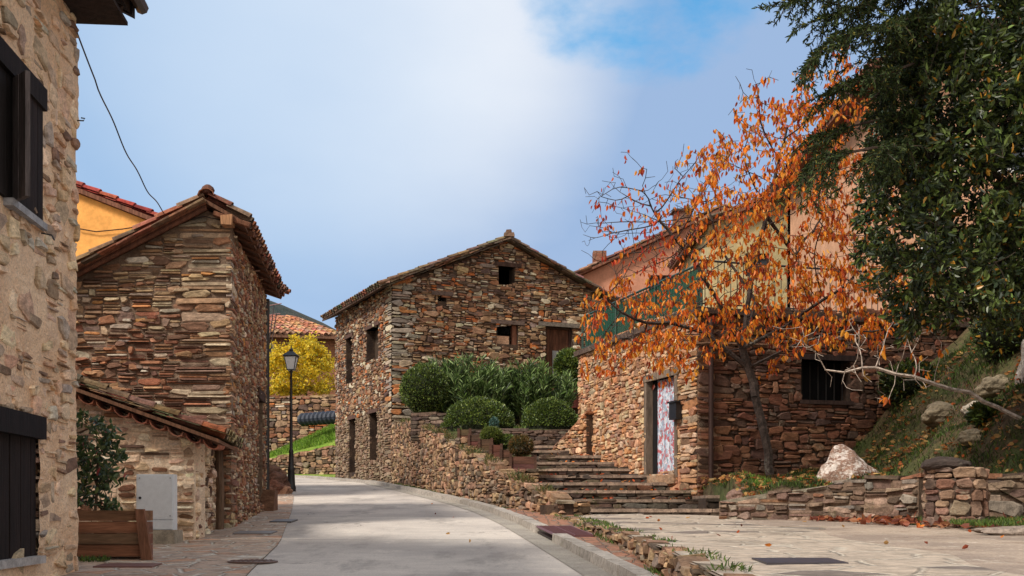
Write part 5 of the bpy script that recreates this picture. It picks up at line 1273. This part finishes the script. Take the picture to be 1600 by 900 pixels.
c = P(790, 690, 23.0); ball_bush('low_shrub', 'low dark green shrub between the planters and the steps', (c.x, c.y, c.z), (.22, .2, .13), 1500, BX, .05, .02)
c = P(888, 578, 36); ball_bush('potted_shrub', 'leafy green shrub hanging beside the old wooden door', (c.x, c.y-.5, c.z), (.42, .4, .55), 2500, BX, .12, .05)
m = MB(); c = P(893, 616, 36.6); m.box(c, (.8, .6, .9), col=lin(96, 50, 44)); m.box(c+Vector((0, -.02, .47)), (.9, .7, .06), col=lin(120, 80, 70)); tag(part('wooden_crate', m, M['wood'], None), 'dark red wooden bin below the old door of the gabled house', 'bin')
m = MB(); m.box(c+Vector((.0, .9, -.75)), (2.0, 1.6, 1.5), col=lin(90, 74, 66), jit=.04); tag(part('stone_landing', m, M['stone'], None), 'dark stone landing under the old door and the bin', 'landing')

def tree(name, label, seeds, parents, att, bark, leaf_fn, r_tip=.004, step=.15, infl=2.5, kill=.25, expo=2.3, cat='tree', leafname='crown', r_max=.2, loc=None, barkcol=None):
    nodes, par = colonize(seeds, parents, att, step, infl, kill)
    t = thing(name, label, cat, loc or tuple(seeds[0]))
    mb, rad, ch = tree_mesh(nodes, par, r_tip, expo, r_max); mb.c = [bark]*len(mb.f); part('trunk', mb, M['bark'], t)
    leaf_fn(t, nodes, par, rad, ch); return t
# orange cherry tree
tb = P(1205, 742, 18.5); YC = 18.5
def chain(pts, start=None, sub=.18):
    """polyline of (px, py, Y) -> list of points"""
    V_ = [P(*p) for p in pts]; out = []
    for a, b in zip(V_[:-1], V_[1:]):
        k = max(1, int((b-a).length/sub)); out += [a.lerp(b, i/k)+Vector([nr.normal()*.012 for _ in range(3)]) for i in range(k)]
    return out+[V_[-1]]
seeds = []; par = []
def addchain(pts, attach):
    c_ = chain(pts); base = len(seeds)
    for i, p in enumerate(c_): seeds.append(tuple(p)); par.append(attach if i == 0 else base+i-1)
    return base, len(seeds)-1
_, f = addchain([(1205, 742, 18.5), (1196, 690, 18.5), (1182, 620, 18.45), (1170, 575, 18.45), (1160, 545, 18.4)], -1)
_, l1_ = addchain([(1140, 505, 18.3), (1110, 450, 18.1), (1080, 400, 18.0), (1030, 345, 17.9)], f)
_, l2_ = addchain([(1165, 500, 18.5), (1175, 420, 18.7), (1200, 320, 18.8), (1230, 200, 18.9)], f)
_, l3_ = addchain([(1100, 520, 18.2), (1050, 505, 17.8), (990, 500, 17.6), (950, 470, 17.5)], f-1)
_, l4_ = addchain([(1210, 520, 18.2), (1270, 480, 18.0), (1330, 440, 17.9)], f)
addchain([(1180, 470, 18.9), (1120, 380, 19.4), (1100, 300, 19.6)], f+0)
addchain([(1240, 400, 19.2), (1300, 320, 19.4)], l2_-8)
addchain([(1230, 545, 17.9), (1300, 520, 17.6), (1380, 515, 17.4)], f-1)
poly = [(900,322),(950,262),(1010,300),(1060,240),(1110,245),(1130,150),(1180,150),(1200,200),(1245,88),(1300,120),(1345,170),(1390,300),(1410,470),(1380,540),(1290,540),(1230,570),(1180,520),(1110,560),(1060,575),(1010,545),(950,580),(912,555),(925,470),(975,420),(900,370)]
att = np.concatenate([sample_vol(poly, 3600, YC-.3, 1.6), sample_vol([(898,455),(960,440),(1090,430),(1090,590),(1040,595),(960,590),(900,590)], 420, YC-.9, .9)])
CP = [(lin(226, 130, 36), 4), (lin(210, 104, 32), 3.4), (lin(238, 164, 58), 2.4), (lin(178, 72, 32), 2), (lin(140, 58, 36), .9), (lin(226, 168, 66), 1), (lin(150, 110, 50), .4)]
CPR = [(lin(196, 72, 36), 3), (lin(176, 54, 36), 2), (lin(214, 104, 40), 2)]
def cherry_leaves(t, nodes, parn, rad, ch):
    pos = []; dirs = []; cols = []
    for i in range(len(nodes)):
        if rad[i] > .014 or mn.noise(Vector(nodes[i])*1.9) < -.32: continue
        p = nodes[i]; px = 800+F*p[0]/p[1]; py = HZ-F*(p[2]-E)/p[1]
        pr_ = 1.5 if px > 1090 else (.42 if px > 1000 else .28)
        if px > 1120 and py < 420: pr_ = 1.3
        if py > 500: pr_ *= .9
        if px < 1120 and py > 430: pr_ = 1.15
        n = nr.poisson(pr_*4.2) if nr.random() < (.75 if px > 1000 else .6) else 0
        for q in range(n):
            pos.append(p+nr.normal(size=3)*np.array([.045, .045, .03])); dirs.append((nr.normal()*.35, nr.normal()*.35, -1)); cols.append(pickn(CPR if (px < 1050 and py < 430 and nr.random() < .7) else CP, 1, .18)[0])
    V_ = leaf_np(np.array(pos), unit(np.array(dirs)), .096, .044, fold=.34); print('cherry leaves', len(pos))
    quads_np('crown', V_, np.array(cols), M['leaf'], t)
tree('cherry_tree', 'slender tree with hanging orange autumn leaves in front of the shaded wall', seeds, par, att, lin(66, 56, 52), cherry_leaves, .0035, .14, 2.0, .2, expo=2.25, r_max=.13, loc=tuple(tb))
# bare branch reaching in from the right
seeds = []; par = []
_, e = addchain([(1760, 800, 14.2), (1680, 705, 14.8), (1600, 658, 15.2), (1560, 636, 15.4), (1490, 607, 15.6), (1430, 590, 15.7), (1370, 577, 15.8), (1320, 580, 15.9), (1290, 578, 16.0)], -1)
att = np.concatenate([sample_vol([(1270, 560), (1330, 480), (1440, 490), (1500, 560), (1480, 600), (1400, 640), (1300, 610)], 120, 15.8, .6), sample_vol([(1180, 520), (1380, 490), (1480, 520), (1400, 560), (1250, 570)], 60, 15.8, .5)])
def few_leaves(t, nodes, parn, rad, ch):
    idx = [i for i in range(len(nodes)) if rad[i] < .012 and nr.random() < .10]; idx = [i for i in idx for _ in range(3)]
    pos = nodes[idx]+nr.normal(size=(len(idx), 3))*.04; d = unit(np.stack([nr.normal(size=len(idx))*.3, nr.normal(size=len(idx))*.3, -np.ones(len(idx))], 1))
    quads_np('leaves', leaf_np(pos, d, .12, .055), pickn(CP, len(idx)), M['leaf'], t)
tree('leaning_tree', 'nearly bare pale branch leaning in from the right edge over the bank', seeds, par, att, lin(172, 156, 144), few_leaves, .0035, .14, 1.6, .18, expo=1.9, r_max=.055)
# yellow tree at the bend
seeds = []; par = []
_, f = addchain([(480, 640, 55), (478, 610, 55), (474, 590, 55)], -1)
addchain([(455, 575, 55), (440, 560, 55)], f); addchain([(492, 575, 55), (505, 560, 55)], f)
ypoly = [(412, 590), (418, 562), (430, 548), (446, 536), (466, 524), (488, 526), (506, 540), (520, 560), (528, 580), (530, 605), (500, 614), (470, 605), (440, 622), (418, 615)]
att = sample_vol(ypoly, 500, 55, 1.8)
def yl(t, nodes, parn, rad, ch):
    P_ = sample_vol(ypoly, 200, 55, 1.7); idx = [i for i in range(len(nodes)) if rad[i] < .03 and mn.noise(Vector(nodes[i])*1.1) > -.12]
    idx = nr.choice(nr.choice(idx, 320), 11000); pos = nodes[idx]+nr.normal(size=(11000, 3))*.13
    quads_np('crown', leaf_np(pos, unit(nr.normal(size=(11000, 3))), .14, .08), pickn([(lin(236, 206, 50), 3), (lin(214, 184, 40), 3), (lin(240, 220, 90), 2), (lin(170, 164, 56), 2)], 11000, .2), M['leaf'], t)
tree('yellow_tree', 'rounded tree with bright yellow leaves beyond the bend', seeds, par, att, lin(90, 78, 66), yl, .006, .3, 4, .35, r_max=.14)
# evergreen broadleaf mass, right
seeds = []; par = []
_, f = addchain([(1690, 640, 13.8), (1680, 500, 13.8), (1660, 350, 13.8), (1640, 200, 13.8), (1620, 60, 13.8)], -1)
addchain([(1600, 420, 13.6), (1520, 400, 13.4), (1450, 420, 13.3)], 12); addchain([(1600, 300, 13.6), (1520, 250, 13.4), (1450, 240, 13.3)], 20)
lpoly = [(1368,345),(1380,270),(1392,210),(1400,130),(1395,60),(1430,20),(1440,-40),(1600,-60),(1760,-60),(1780,480),(1690,500),(1600,505),(1560,528),(1500,500),(1440,515),(1415,475),(1385,450),(1365,400)]
att = sample_vol(lpoly, 4200, 13.7, 1.3)
LP = [(lin(60, 72, 32), 4), (lin(80, 94, 38), 3), (lin(38, 52, 30), 4), (lin(104, 126, 62), 1), (lin(186, 136, 50), .45)]
def ll(t, nodes, parn, rad, ch):
    idx = np.array([i for i in range(len(nodes)) if rad[i] < .012 and mn.noise(Vector(nodes[i])*1.7) > -.17]); n = 50000; idx = nr.choice(idx, n); pos = nodes[idx]+nr.normal(size=(n, 3))*.055
    dd = unit(nodes[idx]-nodes[parn[idx]]+nr.normal(size=(n, 3))*.09+np.array([0, 0, -.01]))
    quads_np('crown', leaf_np(pos, dd, .095, .040), pickn(LP, n, .3), M['gleaf'], t); print('laurel nodes', len(nodes))
tree('evergreen_tree', 'dense dark evergreen tree with small glossy leaves filling the right edge', seeds, par, att, lin(60, 50, 42), ll, .004, .13, 1.8, .16, r_max=.14)
# weeping conifer at the top right
ct = thing('weeping_conifer', 'dark conifer with drooping branchlets hanging into the top right corner', 'tree', (8.2, 13.6, bank(8.2, 13.6)-.2))
limbs = [[(1760, -160), (1600, -90), (1450, -60), (1300, -30), (1236, -2)], [(1760, -60), (1600, -20), (1480, 10), (1380, 40), (1300, 60), (1262, 95)], [(1760, 0), (1620, 30), (1500, 70), (1400, 110), (1330, 128), (1296, 140)],
         [(1760, 60), (1600, 110), (1480, 150), (1400, 180), (1320, 200), (1272, 215)], [(1760, 140), (1560, 190), (1450, 215), (1370, 230), (1290, 245), (1262, 260)], [(1700, 40), (1560, 30), (1440, 50), (1400, 70)], [(1760, -260), (1500, -150), (1380, -110), (1290, -80)],
 [(1760, -120), (1560, -60), (1430, -20), (1340, 10), (1285, 30)], [(1760, 20), (1560, 60), (1450, 100), (1380, 140), (1345, 170)], [(1760, 100), (1600, 150), (1500, 200), (1420, 225), (1350, 235)], [(1760, -60), (1640, -10), (1540, 60), (1460, 90)], [(1700, 0), (1600, -60), (1500, -90), (1400, -80), (1320, -60)]]
m = MB(); trp = [(8.2, 13.6, bank(8.2, 13.6)-.3), (8.15, 13.4, E+2), (8.1, 13.2, E+4), (8.0, 13.2, E+6.4)]; m.tube(trp, [.2, .18, .15, .1], 9, lin(74, 58, 50)); nP = []; nD = []; br_ = MB()
from mathutils import noise as mn
for li, lb in enumerate(limbs):
    yo = 12.2+nr.uniform(-.9, .7); V_ = [P(x, y, yo+.12*i+2.4*min(1, max(0, (x-1400)/90))) for i, (x, y) in enumerate(lb)]; m.tube([Vector((8.1, 13.2, V_[0].z-.2))]+V_, [.045]+[.022*(1-i/len(V_))+.005 for i in range(len(V_))], 5, lin(66, 52, 44))
    tot_ = sum((b-a).length for a, b in zip(V_[:-1], V_[1:])); s = .3
    while s < tot_:
        q = s; 
        for a, b in zip(V_[:-1], V_[1:]):
            l = (b-a).length
            if q <= l: p = a.lerp(b, q/l); dr__ = (b-a).normalized(); break
            q -= l
        dens = mn.noise(Vector((s*1.6, li*3.7, 0)))
        if dens < -.22: s += .10; continue
        hb = .16+.75*max(0, .45+mn.noise(Vector((s*2.3, li*5.1, 3))))*nr.uniform(.7, 1.1)
        for side in (-1, 1, -1):
            out_ = (dr__*.6+Vector((0, side*.9, -.15))).normalized(); l0 = nr.uniform(.03, .45); pm_ = p+out_*l0; hl = hb*nr.uniform(.4, 1.0)*.62
            if p.x/p.y > .36: continue
            pe = pm_+Vector((nr.normal()*.12-.05, nr.normal()*.12, -hl)); ptsb = [p, p.lerp(pm_, .6)+Vector((0, 0, .01)), pm_+Vector((0, 0, -.05)), pm_.lerp(pe, .6)+Vector((nr.normal()*.015, 0, 0)), pe]
            br_.tube(ptsb, [.006, .005, .005, .004, .003], 3, lin(60, 48, 38), False)
            for a, b in zip(ptsb[:-1], ptsb[1:]):
                k = max(2, int((b-a).length/.0085))
                for i in range(k):
                    c_ = a.lerp(b, nr.random()); nP.append(tuple(c_)); d_ = (b-a).normalized(); nD.append(tuple((d_*.8+Vector((nr.normal(), nr.normal(), nr.normal()))*.55).normalized()))
        s += .06
o_ = len(m.v); m.v += br_.v; m.f += [[i+o_ for i in f] for f in br_.f]; m.c += br_.c; part('trunk', m, M['bark'], ct)
nP = np.array(nP); nD = np.array(nD); print('needles', len(nP))
quads_np('needles', leaf_np(nP, nD, .060, .015, fold=.0), pickn([(lin(50, 64, 34), 4), (lin(66, 78, 38), 3), (lin(38, 50, 30), 3), (lin(110, 104, 46), .6)], len(nP), .25), M['needle'], ct)
# shrub in the near planter
seeds = []; par = []
_, f = addchain([(150, 800, 10.75), (152, 760, 10.75)], -1)
for tgt in ((130, 690), (165, 680), (150, 660), (185, 720), (135, 740)): addchain([((150+tgt[0])/2, (760+tgt[1])/2, 10.7), (tgt[0], tgt[1], 10.7)], f)
sp = [(95, 790), (100, 660), (135, 640), (165, 655), (180, 690), (200, 735), (190, 760), (170, 795)]
att = sample_vol(sp, 260, 10.72, .26)
def sl(t, nodes, parn, rad, ch):
    n = 1150; idx = nr.choice(np.array([i for i in range(len(nodes)) if rad[i] < .008]), n); pos = nodes[idx]+nr.normal(size=(n, 3))*.025; d = unit(nr.normal(size=(n, 3))+np.array([0, 0, .35]))
    quads_np('foliage', leaf_np(pos, d, .075, .032), pickn([(lin(64, 84, 44), 3), (lin(50, 68, 38), 3), (lin(92, 104, 56), 1.5), (lin(150, 60, 60), .12)], n, .25), M['gleaf'], t)
tree('planter_shrub', 'leafy green shrub growing in the wooden planter box by the ochre house', seeds, par, att, lin(80, 64, 50), sl, .0025, .06, .8, .08, cat='shrub', r_max=.02)

# grass, leaf litter (countless)
def scatter_quads(name, label, cat, P0, length, width, pal, mat, up=1.0, fold=.1, spread=.5, flat=False):
    n = len(P0); d = nr.normal(size=(n, 3))*spread
    if flat: d = unit(nr.normal(size=(n, 3))*np.array([1, 1, .25]))
    else: d[:, 2] = up; d = unit(d)
    o = quads_np(name, leaf_np(P0, d, length, width, fold=fold), pickn(pal, n, .25), mat); return tag(o, label, cat, None, 'stuff')
from mathutils import noise as mn
GP = [(lin(74, 98, 38), 3), (lin(92, 116, 46), 3), (lin(60, 78, 34), 2), (lin(120, 120, 60), 1)]
def pts_on(n, x0, x1, y0, y1, zf, dens=None):
    x = nr.uniform(x0, x1, n); y = nr.uniform(y0, y1, n)
    k = np.array([dens(a, b) > nr.random() if dens else True for a, b in zip(x, y)]); x, y = x[k], y[k]
    return np.array([(a, b, zf(a, b)) for a, b in zip(x, y)])
dn = lambda x, y: max(0, min(1, .45+1.4*mn.noise(Vector((x*1.1, y*1.1, 0))))) if y > hx(x)+.2 else 0
scatter_quads('bank_grass', 'short patchy grass and weeds covering the shaded bank on the right', 'grass', pts_on(130000, 3.3, 9.5, 13.8, 21.5, lambda x, y: bank(x, y)-.01, dn), .085, .013, [(lin(62, 84, 32), 3), (lin(86, 108, 40), 1.5), (lin(60, 58, 34), 3)], M['grass'])  # grass colours lowered to carry the tree shade on the bank
LT = [(lin(206, 120, 44), 3), (lin(180, 84, 40), 3), (lin(150, 72, 48), 3), (lin(196, 150, 90), 2), (lin(110, 66, 48), 2)]
dl = lambda x, y: max(.04, min(1, .4+1.2*mn.noise(Vector((x*.9, y*.9, 5))))) if y > hx(x)+.15 else 0
scatter_quads('leaf_litter', 'fallen orange and brown leaves scattered over the bank', 'fallen leaves', pts_on(9000, 3.2, 9, 13.8, 20.5, lambda x, y: bank(x, y)+.04, dl), .09, .05, [(lin(176, 120, 66), 3), (lin(200, 156, 96), 2.5), (lin(130, 84, 54), 3), (lin(190, 96, 44), 1.5), (lin(214, 176, 110), 1.5)], M['leaf'], flat=True)
def wedge(x, y): return 1 if (3.7 < x < 9 and hx(x)-1.9*min(1, (x-3.5)/1.2) < y < hx(x)-.08) else 0
vz = lambda x, y: zT(y)+.02
scatter_quads('verge_grass', 'grass tufts at the foot of the low wall and round pier', 'grass', pts_on(26000, 4.7, 8, 11.2, 13.6, lambda x, y: vz(x, y)+.03, lambda x, y: wedge(x, y)*max(0, min(1, .4+1.5*mn.noise(Vector((x*2, y*2, 0)))))), .07, .010, GP, M['grass'])
scatter_quads('leaf_litter', 'drift of dead brown leaves at the foot of the low wall', 'fallen leaves', pts_on(9000, 3.7, 8, 11.3, 14.6, lambda x, y: vz(x, y)+.03, lambda x, y: wedge(x, y)*max(0, min(1, (.5+1.2*mn.noise(Vector((x*1.6, y*1.6, 8)))))*(1.1-(hx(x)-y)*.55)*(1.0 if x > 4.3 else 1.0))), .11, .06, [(lin(150, 84, 60), 3), (lin(120, 66, 52), 3), (lin(176, 120, 84), 2), (lin(190, 104, 50), 1)], M['leaf'], flat=True)
sheet('verge', lsp(4.6, 12, 30), lsp(0, 1, 8), lambda x, t: 0, M['ground'])
for v in scene.objects['verge.001'].data.vertices:
    x, t = v.co.x, v.co.y; y1 = hx(x)+.1; y0 = y1-2.1*min(1, (x-4.3)/.9); v.co.y = y0+(y1-y0)*t; v.co.z = zT(v.co.y)+.015+.03*t+.01*math.sin(x*9)
scatter_quads('leaf_litter', 'sparse dry leaves lying on the forecourt and road', 'fallen leaves', np.concatenate([pts_on(26, 1.3, 5, 6.5, 16, lambda x, y: zT(y)+.035), pts_on(10, -1.8, .3, 10, 22, lambda x, y: G(y)+.02)]), .06, .035, LT, M['leaf'], flat=True)
scatter_quads('step_leaves', 'fallen leaves caught on the steps', 'fallen leaves', np.concatenate([np.stack([nr.uniform(SXL[k]+.1, SXR[k]-.1, 14), nr.uniform(STY[k]+.05, STY[k]+.5, 14), np.full(14, stz(k)+.02)], 1) for k in range(8)]), .08, .045, LT, M['leaf'], flat=True)
# moss and weeds at the foot of walls
ew = []
for i in range(2600):
    y = nr.uniform(15.5, 34); x = (EX(y) if y > 16.6 else interp(TE, y))-nr.uniform(.0, .22)
    if mn.noise(Vector((x*1.5, y*1.1, 2))) > -.05: ew.append((x, y, G(y)+.02))
scatter_quads('wall_foot_grass', 'strip of short grass between kerb and retaining wall', 'grass', np.array(ew), .07, .012, GP, M['grass'])
ew = []
for i in range(3000):
    y = nr.uniform(6.5, 17); x = interp(TE, y)+nr.uniform(-.12, .25)
    if mn.noise(Vector((x*2.5, y*1.6, 7))) > .12: ew.append((x, y, (zT(y) if x > interp(TE, y) else G(y)+.08)))
scatter_quads('edge_weeds', 'weeds and moss tufts along the stone edging of the forecourt', 'grass', np.array(ew), .05, .010, GP, M['grass'], spread=.8)
scatter_quads('tree_foot_grass', 'bright grass around the foot of the orange tree', 'grass', pts_on(9000, 3.5, 4.6, 16.2, 19, lambda x, y: bank(x, y), lambda x, y: max(0, min(1, .5+1.5*mn.noise(Vector((x*2, y*2, 3)))))), .10, .012, [(lin(96, 128, 40), 3), (lin(120, 146, 56), 2)], M['grass'])
scatter_quads('far_grass', 'bright green grass on the bank at the far bend', 'grass', pts_on(16000, -12.6, -5.8, 48, 52, lambda x, y: gb(x, y), lambda x, y: 1 if y > 48.3+(-x-7)*.55 else 0), .16, .03, [(lin(104, 142, 40), 3), (lin(130, 160, 56), 3), (lin(84, 112, 40), 1)], M['grass'])
scatter_quads('garden_weeds', 'weeds growing on the earth behind the retaining wall', 'weeds', pts_on(7000, -2.6, 1.0, 19, 29, lambda x, y: gard(x, y), lambda x, y: 1 if EX(y)+.2 < x < .3 and mn.noise(Vector((x*2, y, 1))) > 0 else 0), .12, .018, GP, M['grass'])
for i, (px, py, Y, s) in enumerate([(120, 875, 10.3, .1)]):
    scatter_quads('planter_weeds', 'few weeds at the foot of the wooden planter', 'weeds', pts_on(250, -4.2, -3.6, 10.2, 10.35, lambda x, y: G(y)+.01), .06, .01, GP, M['grass'])

ew = []
for i in range(5200):
    y = nr.uniform(16.8, 34)**1.0; x = EX(y)+nr.uniform(-.06, .22)
    if mn.noise(Vector((x*2, y*1.4, 9))) > -.02: ew.append((x, y, EZ(y)+nr.uniform(-.02, .06)))
scatter_quads('wall_top_weeds', 'dry weeds and moss growing on top of the roadside retaining wall', 'weeds', np.array(ew), .10, .016, [(lin(84, 92, 44), 3), (lin(120, 104, 60), 2), (lin(60, 66, 36), 2), (lin(140, 110, 70), 1)], M['grass'], spread=.9)
for (px, py, Y, r, lb) in [(1545, 650, 16.4, .2, 'dark leafy shrub on the bank just below the leaning branch'), (1590, 575, 18.2, .6, 'dark green undergrowth clump at the right edge behind the outcrop'), (1420, 545, 20.5, .45, 'dark shrub where the bank meets the far end of the shaded wall')]:
    p = P(px, py, Y); z = bank(p.x, p.y)+r*.4; ball_bush('bank_shrub', lb, (p.x, p.y, z), (r, r, r*.75), 1500, LP, .10, .042, cat='shrub', jitter=.22)
